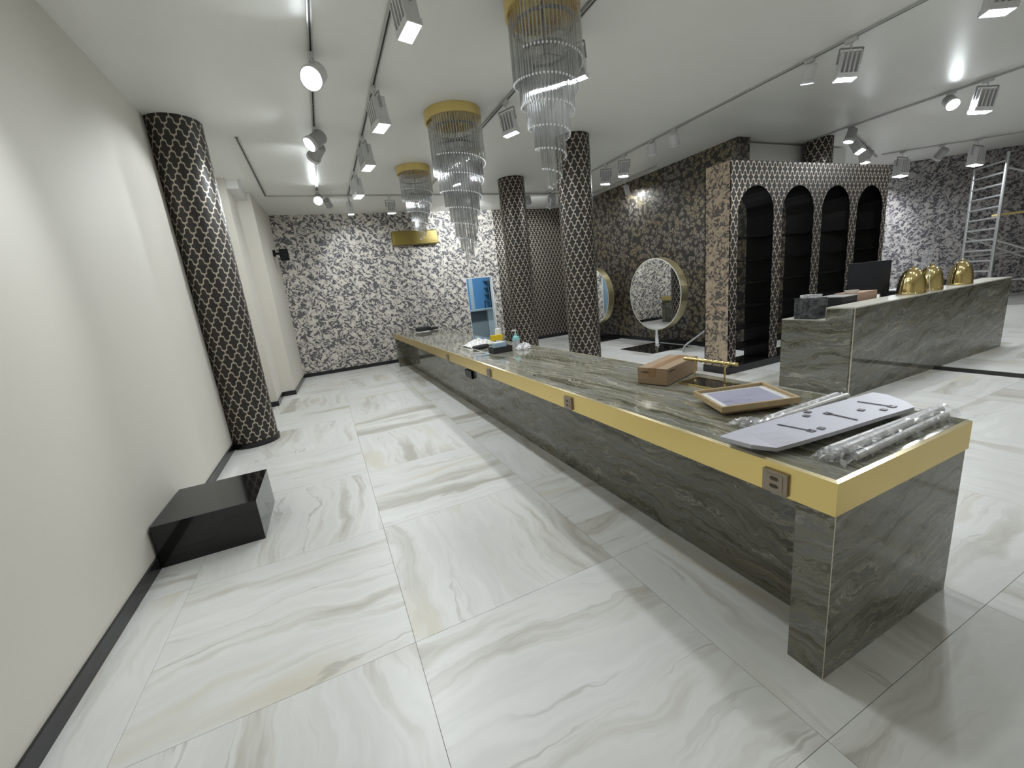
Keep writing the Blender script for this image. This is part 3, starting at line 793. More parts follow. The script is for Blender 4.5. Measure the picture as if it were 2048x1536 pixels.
box(0.024, CW - 0.024, LD - 0.02, LD, CH2, CH - 0.012).build('upstand', M['onyx_counter_end'], cnt)
box(0.0, CW, LD, CD, CH2 - 0.008, CH2).build('desk_top', M['travertine'], cnt, label='pale stone desk top')
box(0.024, CW - 0.024, CD - 0.02, CD, 0, CH2 - 0.008).build('back_panel', M['soft_black'], cnt)
ts = MB()
ts.box(-0.001, 0.005, -0.003, 0.004, 0, CH); ts.box(-0.001, 0.004, LD - 0.004, LD, CH2, CH)
ts.build('edge_strip', M['trim_steel'], cnt, label='champagne metal edge strip')

# ------------------------------------------------------------------ arched shelf unit
au = thing('arched_shelf_unit', 'tall trellis papered shelving unit with four black arches', 'shelving unit', (4.967, 3.902, 0))
AW, AD, AH, PL = 3.623, 0.393, 2.76, 0.10
ac = [0.495, 1.375, 2.265, 3.155]; aw = 0.70; spr = 2.115
def facade(y0, y1):
    mb = MB(); NS = 16
    edges = [0.0]
    for c in ac: edges += [c - aw / 2, c + aw / 2]
    edges.append(AW)
    for yy, fl in ((y0, False), (y1, True)):
        def F(pts): mb.face(list(reversed(pts)) if fl else pts)
        for k in range(0, len(edges), 2):
            a, b = edges[k], edges[k + 1]
            F([(a, yy, PL), (b, yy, PL), (b, yy, AH), (a, yy, AH)])
        for c in ac:
            arc = [(c - aw / 2 * math.cos(math.pi * i / NS), spr + aw / 2 * math.sin(math.pi * i / NS)) for i in range(NS + 1)]
            for (xa, za), (xb, zb) in zip(arc[:-1], arc[1:]):
                F([(xa, yy, za), (xb, yy, zb), (xb, yy, AH), (xa, yy, AH)])
    return mb
facade(0.0, 0.012).build('front_facade', M['trellis'], au, uv='box')
facade(AD - 0.012, AD).build('back_facade', M['matt_black'], au)
for xx in (0.0, AW - 0.014):
    box(xx, xx + 0.014, 0.0125, AD - 0.0125, PL, AH).build('side_panel', M['floral_warm'], au, uv='box', label='warm floral papered side')
box(0.014, AW - 0.014, 0.0125, AD - 0.0125, AH - 0.014, AH).build('top_panel', M['matt_black'], au)
box(-0.012, AW + 0.012, -0.012, AD + 0.012, 0, PL).build('plinth', M['gloss_black'], au, label='gloss black plinth')
for c in ac:
    NS = 16
    prof = [(c - aw / 2, PL)] + [(c - aw / 2 * math.cos(math.pi * i / NS), spr + aw / 2 * math.sin(math.pi * i / NS)) for i in range(NS + 1)] + [(c + aw / 2, PL)]
    mb = MB()
    outp = []
    for i, (x, z) in enumerate(prof):
        if z <= spr: outp.append((x + (-0.012 if x < c else 0.012), z))
        else:
            a = math.atan2(z - spr, x - c); outp.append((c + (aw / 2 + 0.012) * math.cos(a), spr + (aw / 2 + 0.012) * math.sin(a)))
    for i in range(len(prof) - 1):
        (x0, z0), (x1, z1) = prof[i], prof[i + 1]; (u0, w0), (u1, w1) = outp[i], outp[i + 1]
        mb.face([(x0, 0.001, z0), (x0, AD - 0.001, z0), (x1, AD - 0.001, z1), (x1, 0.001, z1)])
        mb.face([(u0, 0.013, w0), (u1, 0.013, w1), (u1, AD - 0.013, w1), (u0, AD - 0.013, w0)])
    mb.build('arch_lining', M['matt_black'], au, label='black arch lining')
    for z in (0.33, 0.60, 0.89, 1.215, 1.52, 1.83):
        box(c - aw / 2 + 0.001, c + aw / 2 - 0.001, 0.03, AD - 0.03, z - 0.006, z + 0.006).build('shelf', M['matt_black'], au)

# ------------------------------------------------------------------ chandeliers
def chandelier(cx, cy, R, drop, turns, label, n_out):
    t = thing('crystal_chandelier', label, 'chandelier', (cx, cy, H), 0, 'spiral crystal rod chandeliers')
    mb = MB(); mb.lathe([(0, 0), (R, 0), (R, -0.10), (R - 0.02, -0.10), (R - 0.02, -0.03), (0, -0.03)], 56)
    mb.build('canopy', M['brass'], t, smooth=False, label='round satin brass canopy')
    ir = MB()
    for rr, zz in ((R * 0.8, -0.17), (R * 0.62, -0.34)):
        ir.lathe([(rr, zz), (rr + 0.008, zz), (rr + 0.008, zz - 0.02), (rr, zz - 0.02), (rr, zz)], 36)
    ir.tube((0, 0, -0.03), (0, 0, -0.36), 0.012, 8)
    for a in range(3):
        ang = a * 2.094
        ir.tube((0, 0, -0.18), (R * 0.8 * math.cos(ang), R * 0.8 * math.sin(ang), -0.18), 0.004, 4)
        ir.tube((0, 0, -0.35), (R * 0.62 * math.cos(ang), R * 0.62 * math.sin(ang), -0.35), 0.004, 4)
        ir.tube((R * 0.8 * math.cos(ang), R * 0.8 * math.sin(ang), -0.17), (R * 0.8 * math.cos(ang), R * 0.8 * math.sin(ang), -0.03), 0.004, 4)
    ir.build('inner_frame', M['lamp_grey'], t, label='grey inner ring frame')
    rod_r = 0.0072
    z0 = -(0.10 + drop * 0.23)
    for k in range(turns):
        ra = R * 0.93 * (1 - k / turns) ** 0.95 + 0.012
        rb = R * 0.93 * (1 - (k + 1) / turns) ** 0.95 + 0.012
        cnt_ = max(10, int(n_out * ra / (R * 0.93)))
        za, zb_ = [z0 - (drop + z0) * (q / turns) ** 0.95 for q in (k, k + 1)]
        m = MB(); w = MB(); tp = MB()
        for q in range(cnt_):
            s = q / cnt_
            r = ra + (rb - ra) * max(0.0, (s - 0.72) / 0.28)
            a = 2 * math.pi * s + 3.6
            zb = za + (zb_ - za) * s
            L = -zb - 0.105 if k == 0 else drop * 0.36
            zt = min(-0.105 if k == 0 else -0.14, zb + L)
            p = (r * math.cos(a), r * math.sin(a))
            m.tube((p[0], p[1], zt), (p[0], p[1], zb + 0.012), rod_r, 6, caps=False)
            tp.tube((p[0], p[1], zb + 0.012), (p[0], p[1], zb), rod_r * 1.15, 6, rod_r * 0.5)
            if k: w.tube((p[0], p[1], -0.03), (p[0], p[1], zt), 0.0009, 3, caps=False)
        rt = m.build('rod_tier', M['rod'], t, kind='stuff', label='spiral tier of clear crystal rods')
        tp.build('tip_glints', M['tip_glint'], rt, kind='stuff', label='rod tips painted white for the light they catch')
        if k: w.build('hanging_wires', M['chrome'], t, kind='stuff')
chandelier(1.85, 3.02, 0.275, 1.30, 6, 'crystal rod chandelier nearest the viewer, cut by the top edge', 58)
chandelier(1.76, 4.98, 0.325, 1.70, 7, 'largest crystal rod chandelier in the middle of the row', 64)
chandelier(1.71, 7.00, 0.265, 1.10, 5, 'smallest crystal rod chandelier, farthest of the three', 52)

# ------------------------------------------------------------------ round floor mirrors
def mirror(x, y, label, zc=1.082, R=0.683):
    t = thing('round_mirror', label, 'mirror', (x, y, 0), 0, 'round floor mirrors')
    D = 0.15
    Ry = Matrix.Rotation(math.pi / 2, 3, 'Y')
    c = (0, 0, zc)
    mb = MB(); mb.lathe([(R - 0.02, -0.004), (R, -0.004), (R, D), (0, D)], 64, Ry, c)
    mb.build('rim', M['brass_rim'], t, smooth=False, label='deep brushed brass rim')
    g = MB(); g.disc(R - 0.02, 0.0, 64, Ry, c, flip=True); g.disc(R - 0.02, 0.02, 64, Ry, c)
    g.build('glass', M['mirror'], t)
    e_ = MB(); e_.lathe([(R - 0.022, -0.005), (R - 0.015, -0.006), (R - 0.010, -0.005)], 64, Ry, c)
    e_.build('bezel', M['lamp_white'], t, label='pale edge line')
    p = MB(); p.lathe([(0.055, 0.012), (0.055, 0.03), (0.038, 0.04), (0.038, 0.07), (0.052, 0.08), (0.052, 0.11), (0.040, 0.12), (0.040, zc - R + 0.03)], 24, None, (0.055, 0, 0))
    p.build('pole', M['chrome'], t, smooth=False, label='chrome pole with collar')
    b = box(-0.32, 0.60, -0.27, 0.67, 0.0, 0.012).build('base_plate', M['gloss_black'], t, label='square gloss black base')
mirror(5.86, 6.24, 'round brass-rimmed floor mirror on chrome pole, nearer and fully visible')
mirror(5.97, 8.46, 'round brass-rimmed floor mirror half hidden behind the nearer column')

# ------------------------------------------------------------------ wall unit, camera, plinth, outlets
w = thing('wall_air_conditioner', 'gold wall-mounted air conditioner on the floral far wall', 'air conditioner', (2.32, YF, 2.90))
o = box(-0.54, 0.54, -0.18, 0, -0.155, 0.155).build('housing', M['gold_paint'], w); bevel(o, 0.02, 3)
box(-0.47, 0.47, -0.186, -0.18, -0.07, 0.11).build('front_panel', M['gold_paint'], w)
o = MB().box(-0.5, 0.5, -0.19, -0.09, -0.012, 0.0, Matrix.Translation((0, 0.0, -0.14)) @ Matrix.Rotation(-0.25, 4, 'X')).build('louvre', M['gold_paint'], w)
cm = thing('wall_speaker', 'small black speaker on a bracket on the left wall near the far corner', 'speaker', (-0.66, 9.75, 2.66))
box(-0.02, 0.03, -0.05, 0.05, -0.06, 0.06).build('wall_plate', M['matt_black'], cm)
MB().tube((0.02, 0, 0), (0.14, -0.06, -0.02), 0.02, 8).build('arm', M['matt_black'], cm)
o = box(0.10, 0.26, -0.20, -0.03, -0.16, 0.06).build('housing', M['matt_black'], cm); bevel(o, 0.015)
pl = thing('plinth_box', 'low gloss black display plinth on the floor against the left wall', 'plinth', (XW + 0.018, 3.045, 0))
o = box(0, 0.575, 0, 0.015, 0, 0.275).build('front_panel', M['gloss_black'], pl)
box(0.56, 0.575, 0.016, 0.60, 0, 0.275).build('side_panel', M['gloss_black'], pl)
box(0, 0.015, 0.016, 0.60, 0, 0.275).build('side_panel', M['gloss_black'], pl)
box(0.016, 0.559, 0.585, 0.60, 0, 0.275).build('back_panel', M['gloss_black'], pl)
box(-0.001, 0.576, -0.001, 0.601, 0.2755, 0.287).build('top_panel', M['gloss_black'], pl)
so = thing('wall_outlet', 'small white power outlet low on the stepped pier', 'power outlet', (-0.712, 9.2, 0.34), math.radians(-2.7))
o = box(0.0, 0.012, -0.04, 0.04, -0.06, 0.06).build('plate', M['white_plastic'], so); bevel(o, 0.003)
box(0.012, 0.014, -0.02, 0.02, -0.025, 0.025).build('insert', M['lamp_grey'], so)

# cable tail on the dark wall
cb = thing('loose_cable_tail', 'loose coloured cable ends hanging from a hole in the dark wall', 'cable', (6.63, 6.55, 1.49))
MB().tube((0, 0, 0.02), (-0.05, 0, 0.0), 0.014, 8).build('conduit', M['matt_black'], cb)
for k, (mn, dy) in enumerate((('green_wire', 0.03), ('yellow_wire', -0.035), ('blue_wire', 0.0))):
    MB().path([(-0.05, 0, 0.0), (-0.09, dy * 0.6, -0.02), (-0.10, dy * 1.3, -0.10), (-0.085, dy * 1.1, -0.17), (-0.06, dy * 0.4, -0.13)], 0.010, 5).build('wire', M[mn], cb)
# leaning metal rod beside the arched unit
rd = tag(MB().path([(5.93, 5.60, 0.012), (5.94, 5.60, 0.09), (6.0, 5.58, 0.15), (6.50, 5.42, 0.45)], 0.018, 8).build('bent_rod', M['lamp_grey'], smooth=True),
         'bent grey metal rod standing on the floor beside the arched unit', 'rod')
rd.visible_shadow = True

# ------------------------------------------------------------------ back room contents
kc = thing('kitchen_counter', 'pale kitchen counter below the blue wall in the back room', 'counter', (4.35, 12.02, 0))
box(-0.6, 0.9, -0.35, 0.31, 0.94, 0.98).build('worktop', M['teal_white'], kc)
box(-0.6, 0.33, -0.30, 0.31, 0.10, 0.94).build('cabinet_body', M['cab_grey'], kc)
box(-0.58, 0.10, -0.315, -0.30, 0.12, 0.62).build('cabinet_door', M['cab_grey'], kc)
box(-0.58, 0.10, -0.315, -0.30, 0.66, 0.93).build('cabinet_drawer', M['cab_dark'], kc, label='darker drawer front')
box(0.14, 0.80, -0.325, -0.30, 0.10, 0.93).build('end_panel', M['teal_white'], kc)
box(-0.58, 0.8, -0.25, 0.30, 0.0, 0.10).build('kick_board', M['matt_black'], kc)
MB().path([(0.22, 0.02, 0.98), (0.22, 0.02, 1.20), (0.20, -0.06, 1.24), (0.18, -0.14, 1.20)], 0.014, 6).build('tap', M['soft_black'], kc)
gs = thing('glass_shelf_rack', 'glass wall shelves in the back room beside the blue wall', 'shelf', (4.90, 12.0, 1.2))
for k in range(4):
    box(-0.22, 0.36, -0.1, 0.33, k * 0.20, k * 0.20 + 0.012).build('glass_shelf', M['pale_glass'], gs)
MB().tube((-0.2, -0.08, -0.2), (-0.2, -0.08, 0.72), 0.008, 6).build('upright', M['chrome'], gs)
MB().tube((0.34, -0.08, -0.2), (0.34, -0.08, 0.72), 0.008, 6).build('upright', M['chrome'], gs)
cl = thing('back_room_fill', 'unseen flat light added to brighten the back room', 'ceiling light', (4.0, 11.3, 2.6))  # added source, out of sight, to brighten the space behind the doorway
box(-0.35, 0.35, -0.35, 0.35, -0.04, 0.0).build('housing', M['white_plastic'], cl)
box(-0.32, 0.32, -0.32, 0.32, -0.05, -0.0405).build('diffuser', M['room_fill'], cl)
struct('ceiling_kitchen', box(kx0 - 0.1, kx1 + 0.1, YF + 0.12, ky1 + 0.1, 2.6, 2.7), M['white_wall'], label='low ceiling of the back room')

# ------------------------------------------------------------------ scaffold tower
sc = thing('scaffold_tower', 'aluminium scaffold tower standing by the slanting floral wall', 'scaffold', (13.39, 4.09, 0), math.radians(-40))
# local x runs along the wall, local y towards the wall
SWI, SLN = 0.86, 2.2
def frame_end(xx):
    f = MB()
    f.build
    for yy, top in ((0, 3.16), (SWI, 3.02)):
        MB().tube((xx, yy, 0.06), (xx, yy, top), 0.030, 10).build('post', M['alu'], sc)
        MB().tube((xx, yy, 0.0), (xx, yy, 0.06), 0.05, 10).build('foot', M['soft_black'], sc)
    z = 0.32
    while z < 3.0:
        MB().tube((xx, 0, z), (xx, SWI, z), 0.021, 8).build('rung', M['alu'], sc); z += 0.223
frame_end(0); frame_end(SLN)
for a, b in (((0, 0, 2.86), (SLN, 0, 1.95)), ((0, SWI, 1.55), (SLN, SWI, 0.42)), ((0, 0, 0.55), (SLN, 0, 0.55)), ((0, SWI, 1.10), (SLN, SWI, 1.10)), ((0, 0, 1.42), (SLN, 0, 0.4))):
    MB().tube(a, b, 0.020, 8).build('brace', M['alu'], sc)
box(0.04, SLN - 0.04, 0.035, 0.26, 1.915, 1.955).build('platform', M['ply'], sc, label='yellow plywood plank')

# barrier bar near the counter end
br = thing('barrier_pole', 'red and white striped barrier bar in front of the reception counter end', 'barrier', (6.2, 1.02, 0))
ux, uy = 0.81, 0.586
def bp(s, z=0.955): return (ux * s, uy * s, z)
for a, b, mn in ((0.0, 0.5, 'red'), (0.5, 1.0, 'white_plastic'), (1.0, 1.35, 'red'), (1.35, 1.72, 'white_plastic')):
    MB().tube(bp(a), bp(b), 0.013, 10).build('stripe', M[mn], br)
MB().tube((0, 0, 0.02), (0, 0, 0.98), 0.02, 10).build('post', M['alu'], br)
MB().lathe([(0, 0), (0.16, 0), (0.16, 0.02), (0.02, 0.035), (0, 0.035)], 24).build('foot', M['soft_black'], br)

# ------------------------------------------------------------------ things on the table
def cardboard_box():
    ang = math.atan2(0.157, 0.441)
    t = thing('cardboard_box', 'closed brown cardboard parcel on the long table', 'box', (1.887, 1.912, T + 0.0035), ang)
    L, W_, Hh = 0.462, 0.206, 0.104
    o = box(0, L, 0, W_, 0, Hh).build('carton', M['cardboard'], t); bevel(o, 0.003)
    box(0.001, L - 0.001, 0.001, W_ / 2 - 0.001, Hh + 0.0004, Hh + 0.0035).build('flap', M['cardboard'], t)
    box(0.001, L - 0.001, W_ / 2 + 0.001, W_ - 0.001, Hh + 0.0004, Hh + 0.0035).build('flap', M['cardboard'], t)
    tp = MB(); tp.box(-0.0008, L + 0.0008, W_ / 2 - 0.026, W_ / 2 + 0.026, Hh + 0.0037, Hh + 0.0045); tp.box(-0.0012, -0.0003, W_ / 2 - 0.026, W_ / 2 + 0.026, Hh - 0.055, Hh + 0.0045)
    tp.build('tape', M['card_tape'], t, label='brown packing tape')
    pr = MB()
    for k in range(7):
        pr.box(0.02 + k * 0.012, 0.027 + k * 0.012, -0.0012, -0.0004, Hh - 0.022, Hh - 0.012)
        pr.box(-0.0012, -0.0004, 0.12 + k * 0.009, 0.126 + k * 0.009, Hh - 0.03, Hh - 0.02)
    for k in range(5): pr.box(0.37 + k * 0.014, 0.379 + k * 0.014, -0.0012, -0.0004, Hh - 0.022, Hh - 0.014)
    pr.build('print', M['card_dark'], t, label='small dark print')
cardboard_box()

st = thing('bracelet_stand', 'polished brass T-bar jewellery stand on the table beside the parcel', 'jewellery stand', (2.08, 1.765, T + 0.001), math.radians(3))
o = box(-0.085, 0.085, -0.15, 0.15, 0, 0.008).build('base_plate', M['gloss_black'], st, label='black mirror base plate')
bt = MB()
for s in (-1, 1):
    bt.box(0.085 * s - 0.003, 0.085 * s + 0.003, -0.15, 0.15, 0, 0.011); bt.box(-0.085, 0.085, 0.15 * s - 0.003, 0.15 * s + 0.003, 0, 0.011)
bt.build('base_rim', M['brass_shine'], st)
for yy in (-0.105, 0.10):
    MB().lathe([(0.010, 0.008), (0.005, 0.02), (0.005, 0.125), (0.008, 0.13), (0.004, 0.14)], 10, None, (0.0, yy, 0)).build('post', M['brass_shine'], st)
br_ = MB(); prof = []
for k in range(61):
    q = -0.19 + 0.38 * k / 60
    b_ = 0.0085 + 0.004 * abs(math.sin(k * 0.52))
    if k in (0, 60): b_ = 0.0
    prof.append((b_, q))
br_.lathe(prof, 10, Matrix.Rotation(-math.pi / 2, 3, 'X'), (0, 0, 0.147))
br_.build('beaded_bar', M['brass_shine'], st, smooth=True)

def picture():
    t = thing('picture_frame', 'pale wooden frame with a lilac print lying tilted on the table', 'picture frame', (1.863, 1.372, T + 0.032), math.radians(-23.2))
    t.rotation_euler = (math.radians(1.5), math.radians(-1.5), math.radians(-23.2))
    a, b, wd, hh = 0.190, 0.148, 0.013, 0.030
    for q in ((-a, a, -b, -b + wd), (-a, a, b - wd, b), (-a, -a + wd, -b + wd, b - wd), (a - wd, a, -b + wd, b - wd)):
        o = box(*q, 0, hh).build('frame_bar', M['wood'], t); bevel(o, 0.002)
    box(-a + wd, a - wd, -b + wd, b - wd, 0.006, 0.014).build('mount', M['paper'], t, label='white mount')
    box(-a + 0.055, a - 0.045, -b + 0.045, b - 0.035, 0.0142, 0.0152).build('print', M['print_lilac'], t, label='lilac print')
    mk = MB()
    rr = random.Random(3)
    for k in range(9):
        x, y = -0.07 + rr.uniform(-0.05, 0.09), -0.055 + rr.uniform(-0.03, 0.03); s = rr.uniform(0.006, 0.014)
        mk.face([(x - s, y, 0.0156), (x, y - s * 0.4, 0.0156), (x + s, y, 0.0156), (x, y + s * 0.4, 0.0156)])
    mk.build('print_marks', M['print_mark'], t)
    box(-a + 0.03, a - 0.03, -b + 0.03, b - 0.03, -0.02, 0.0).build('back_block', M['cardboard'], t)
picture()

def foam():
    t = thing('foam_panel', 'long pale lilac packing panel with dark slots lying across the table end', 'packing panel', (0, 0, 0))
    # corner line from left end to right end, front and back edges
    back = [(1.352, 1.097), (1.46, 1.088), (1.58, 1.079), (1.72, 1.072), (2.0, 1.052), (2.301, 1.028)]
    front = [(1.355, 0.962), (1.43, 0.915), (1.51, 0.872), (1.72, 0.858), (1.95, 0.842), (2.172, 0.822)]
    zb = [T + 0.040, T + 0.046, T + 0.046, T + 0.046, T + 0.046, T + 0.046]
    zf = [T + 0.045, T + 0.028, T + 0.049, T + 0.046, T + 0.046, T + 0.046]
    mb = MB(); NV = 5
    def surf(dz):
        rows = []
        for i in range(len(back)):
            row = []
            for j in range(NV):
                s = j / (NV - 1)
                x = back[i][0] + (front[i][0] - back[i][0]) * s; y = back[i][1] + (front[i][1] - back[i][1]) * s
                z = zb[i] + (zf[i] - zb[i]) * s
                if i == len(back) - 1 and 0 < j < NV - 1: x += 0.03
                row.append((x, y, z + dz))
            rows.append(row)
        return rows
    top = surf(0); bot = surf(-0.016)
    mb.grid(top); mb.grid([list(reversed(r)) for r in bot])
    mb.cur = 1
    mb.grid([[r[0] for r in bot], [r[0] for r in top]]); mb.grid([[r[-1] for r in top], [r[-1] for r in bot]])
    mb.face([top[0][j] for j in range(NV)] + [bot[0][j] for j in reversed(range(NV))])
    mb.face([top[-1][j] for j in reversed(range(NV))] + [bot[-1][j] for j in range(NV)])
    mb.build('panel', [M['foam'], M['foam_edge']], t)
    def slab(x, y, w_, l, ang):
        m = Matrix.Translation((x, y, T + 0.0485)) @ Matrix.Rotation(ang, 4, 'Z')
        return MB().box(-w_ / 2, w_ / 2, -l / 2, l / 2, -0.0008, 0.0012, m)
    for (xa, ya), (xb, yb), end in (((1.607, 1.029), (1.627, 0.912), 1), ((1.866, 0.985), (1.862, 0.874), 0), ((2.107, 0.995), (2.121, 0.876), 1)):
        s = slab((xa + xb) / 2, (ya + yb) / 2, 0.009, math.hypot(xa - xb, ya - yb), math.atan2(yb - ya, xb - xa) - math.pi / 2)
        q = (xb, yb) if end else (xa, ya)
        s.box(q[0] - 0.014, q[0] + 0.014, q[1] - 0.012, q[1] + 0.012, T + 0.0477, T + 0.0497)
        s.build('slot_mark', M['ink'], t, label='dark slot with square end')
    for x, y in ((1.678, 0.905), (2.059, 0.878), (1.996, 0.928), (1.831, 1.045), (1.78, 1.02)):
        slab(x, y, 0.026, 0.022, 0.1).build('square_mark', M['ink'], t, label='dark square mark')
    bx = MB(); bx.box(1.70, 2.16, 0.895, 1.02, T + 0.003, T + 0.028)
    bx.build('inner_block', M['foam_edge'], t)
foam()

def film_sheet(name, pts_fn, nu, nv, mat, label, cat, group=None):
    mb = MB(); rows = [[pts_fn(i / nu, j / nv) for j in range(nv + 1)] for i in range(nu + 1)]
    mb.grid(rows)
    return tag(mb.build(name, mat, smooth=False), label, cat, group)

def wrapped(name, ends, label, seed, film_pts, crump):
    t = thing(name, label, 'wrapped rods', (0, 0, 0), 0, 'white rods in clear film')
    for a, b, r in ends:
        MB().tube(a, b, r, 10).build('rod', M['rod_white'], t)
    rr = random.Random(seed)
    (x0, y0, z0), (x1, y1, z1), wv, hv = film_pts
    mb = MB(); rows = []
    NU, NVV = 26, 9
    d = Vector((x1 - x0, y1 - y0, 0)); nrm = Vector((-d.y, d.x, 0)).normalized()
    for i in range(NU + 1):
        s = i / NU; row = []
        for j in range(NVV + 1):
            q = -1 + 2 * j / NVV
            c = Vector((x0, y0, 0)) + d * s + nrm * (q * wv * (1 + 0.12 * rr.uniform(-1, 1)))
            z = T + 0.003 + hv * (1 - q * q) ** 0.6 * (0.9 + 0.25 * rr.random()) + 0.004 * rr.random()
            row.append((c.x, c.y, z))
        rows.append(row)
    mb.grid(rows)
    mb.build('film_wrap', M['film'], t, label='clear plastic film wrap')
    cx, cy, cw, ch = crump
    c = MB(); rows = []
    for i in range(13):
        row = []
        for j in range(13):
            q, p = -1 + i / 6, -1 + j / 6
            row.append((cx + cw * q * 1.2 + rr.uniform(-.006, .006), cy + cw * p + rr.uniform(-.006, .006), T + 0.004 + max(0, ch * (1 - 0.5 * (q * q + p * p))) * rr.uniform(0.3, 1.2)))
        rows.append(row)
    c.grid(rows); c.build('crumpled_film', M['film_dense'], t, label='crumpled glossy film end')
wrapped('wrapped_rods', [((1.52, 0.785, T + 0.018), (2.29, 0.784, T + 0.018), 0.016), ((1.58, 0.818, T + 0.016), (2.27, 0.800, T + 0.016), 0.014), ((1.575, 0.735, T + 0.016), (2.23, 0.745, T + 0.016), 0.014)],
        'bundle of white rods in clear film nearest the table end', 1, ((1.54, 0.772, 0), (2.29, 0.772, 0), 0.056, 0.036), (1.55, 0.775, 0.055, 0.04))
wrapped('wrapped_rods', [((1.66, 1.125, T + 0.014), (2.275, 1.120, T + 0.016), 0.014), ((1.74, 1.152, T + 0.014), (2.262, 1.158, T + 0.016), 0.014)],
        'bundle of white rods in clear film behind the lilac packing panel', 2, ((1.56, 1.135, 0), (2.265, 1.145, 0), 0.040, 0.026), (1.63, 1.17, 0.06, 0.03))

# far clutter
tr = thing('desk_tray', 'black tray full of small supplies on the long table', 'tray', (1.676, 4.315, T + 0.001), math.radians(1.5))
tw, td, th = 0.235, 0.16, 0.068
box(0, tw, 0, td, 0, 0.006).build('bottom', M['soft_black'], tr)
for q in ((0, tw, 0, 0.006), (0, tw, td - 0.006, td), (0, 0.006, 0.006, td - 0.006), (tw - 0.006, tw, 0.006, td - 0.006)):
    box(*q, 0.006, th).build('side', M['soft_black'], tr)
bx = thing('face_mask_box', 'pale blue box of face masks standing in the black tray', 'box', (1.775, 4.345, T + 0.008), math.radians(3))
box(-0.07, 0.08, 0, 0.085, 0, 0.105).build('carton', M['mask_blue'], bx)
box(-0.06, 0.06, 0.008, 0.078, 0.105, 0.114).build('mask_stack', M['paper'], bx, label='white masks on top')
def bottle():
    t = thing('pump_bottle', 'clear pump bottle with teal collar at the right end of the tray', 'bottle', (2.05, 4.50, T + 0.001))
    MB().lathe([(0, 0), (0.042, 0), (0.044, 0.01), (0.044, 0.10), (0.036, 0.135), (0.018, 0.148), (0, 0.148)], 18).build('bottle_body', M['gel'], t, smooth=False)
    MB().lathe([(0.0445, 0.095), (0.0445, 0.105), (0.0365, 0.136), (0.018, 0.149), (0.016, 0.17), (0, 0.17)], 18).build('collar', M['teal'], t)
    p = MB(); p.tube((0, 0, 0.17), (0, 0, 0.205), 0.006, 8); p.box(-0.045, 0.012, -0.010, 0.010, 0.205, 0.222)
    p.build('pump', M['white_plastic'], t, label='white pump head')
bottle()
cp = thing('paper_cup_stack', 'upright white stack of paper cups behind the mask box', 'cups', (2.12, 5.22, T + 0.001))
MB().lathe([(0, 0), (0.036, 0), (0.047, 0.10), (0.047, 0.105), (0.044, 0.105), (0.042, 0.19), (0.0, 0.205)], 18).build('lower_cup', M['white_plastic'], cp)
MB().lathe([(0.049, 0.100), (0.050, 0.106), (0.047, 0.106)], 18).build('rolled_rim', M['paper'], cp)
yc = tag(MB().prism([(1.93, 5.05), (2.10, 5.02), (2.12, 5.07), (1.95, 5.10)], T + 0.06, T + 0.13).build('yellow_packet', M['yellow']), 'bright yellow packet standing up among the white bags', 'packet')
def bag(name, cx, cy, w_, d_, h_, mat, label, cat, seed):
    rr = random.Random(seed); mb = MB(); rows = []
    for i in range(15):
        a = i / 14
        row = []
        for j in range(11):
            b = j / 10
            q = math.sin(math.pi * min(max(a, .02), .98)) * math.sin(math.pi * min(max(b, .02), .98))
            row.append((cx + w_ * (a - .5) + rr.uniform(-.01, .01), cy + d_ * (b - .5) + rr.uniform(-.01, .01), T + 0.003 + h_ * q ** 0.7 * rr.uniform(0.6, 1.1)))
        rows.append(row)
    mb.grid(rows)
    return tag(mb.build(name, mat, smooth=False), label, cat)
bag('plastic_bag', 1.86, 5.30, 0.40, 0.40, 0.09, M['white_plastic'], 'crumpled white plastic bag left of the paper cups', 'bag', 5)
bag('clear_bag', 2.05, 4.33, 0.18, 0.14, 0.08, M['film_dense'], 'crumpled clear plastic bag at the right end of the tray', 'bag', 6)
bag('tissue', 2.17, 4.52, 0.12, 0.10, 0.05, M['paper'], 'small crumpled white tissue right of the pump bottle', 'tissue', 8)
pu = thing('pouch', 'small black zipped pouch beside the white bag', 'pouch', (1.74, 4.92, T + 0.001), 0.3)
o = box(-0.11, 0.11, -0.05, 0.05, 0.0, 0.05).build('pouch_body', M['soft_black'], pu); bevel(o, 0.02, 3)
MB().path([(-0.09, 0, 0.051), (0, 0.005, 0.054), (0.09, 0, 0.051)], 0.003, 5).build('zip', M['alu'], pu)
ca = thing('charging_cable', 'tangle of white cables left of the black tray', 'cable', (1.53, 4.62, T + 0.005))
rr = random.Random(11)
for k in range(4):
    pts = []; x, y, a = rr.uniform(-.05, .05), rr.uniform(-.2, .1), rr.uniform(0, 6)
    for q in range(18):
        pts.append((max(-0.13, min(0.09, x)), max(-0.3, min(0.3, y)), 0.004 + 0.004 * k)); x += 0.026 * math.cos(a); y += 0.035 * math.sin(a); a += rr.uniform(-.6, .9)
    MB().path(pts, 0.004, 5).build('cable_loop', M['white_plastic'], ca)
gp = thing('barcode_scanner', 'black handheld gadget lying at the far end of the long table', 'gadget', (1.95, 9.0, T + 0.012), 0.2)
o = box(-0.19, 0.12, -0.10, 0.10, 0.0, 0.09).build('gadget_body', M['soft_black'], gp); bevel(o, 0.035, 3)
o = box(0.08, 0.30, -0.05, 0.05, 0.0, 0.05).build('handle', M['soft_black'], gp); bevel(o, 0.018, 3)
tag(box(1.74, 2.02, 8.82, 9.02, T + 0.001, T + 0.010).build('paper_sheet', M['paper']), 'white sheet of paper under the black gadget', 'paper')

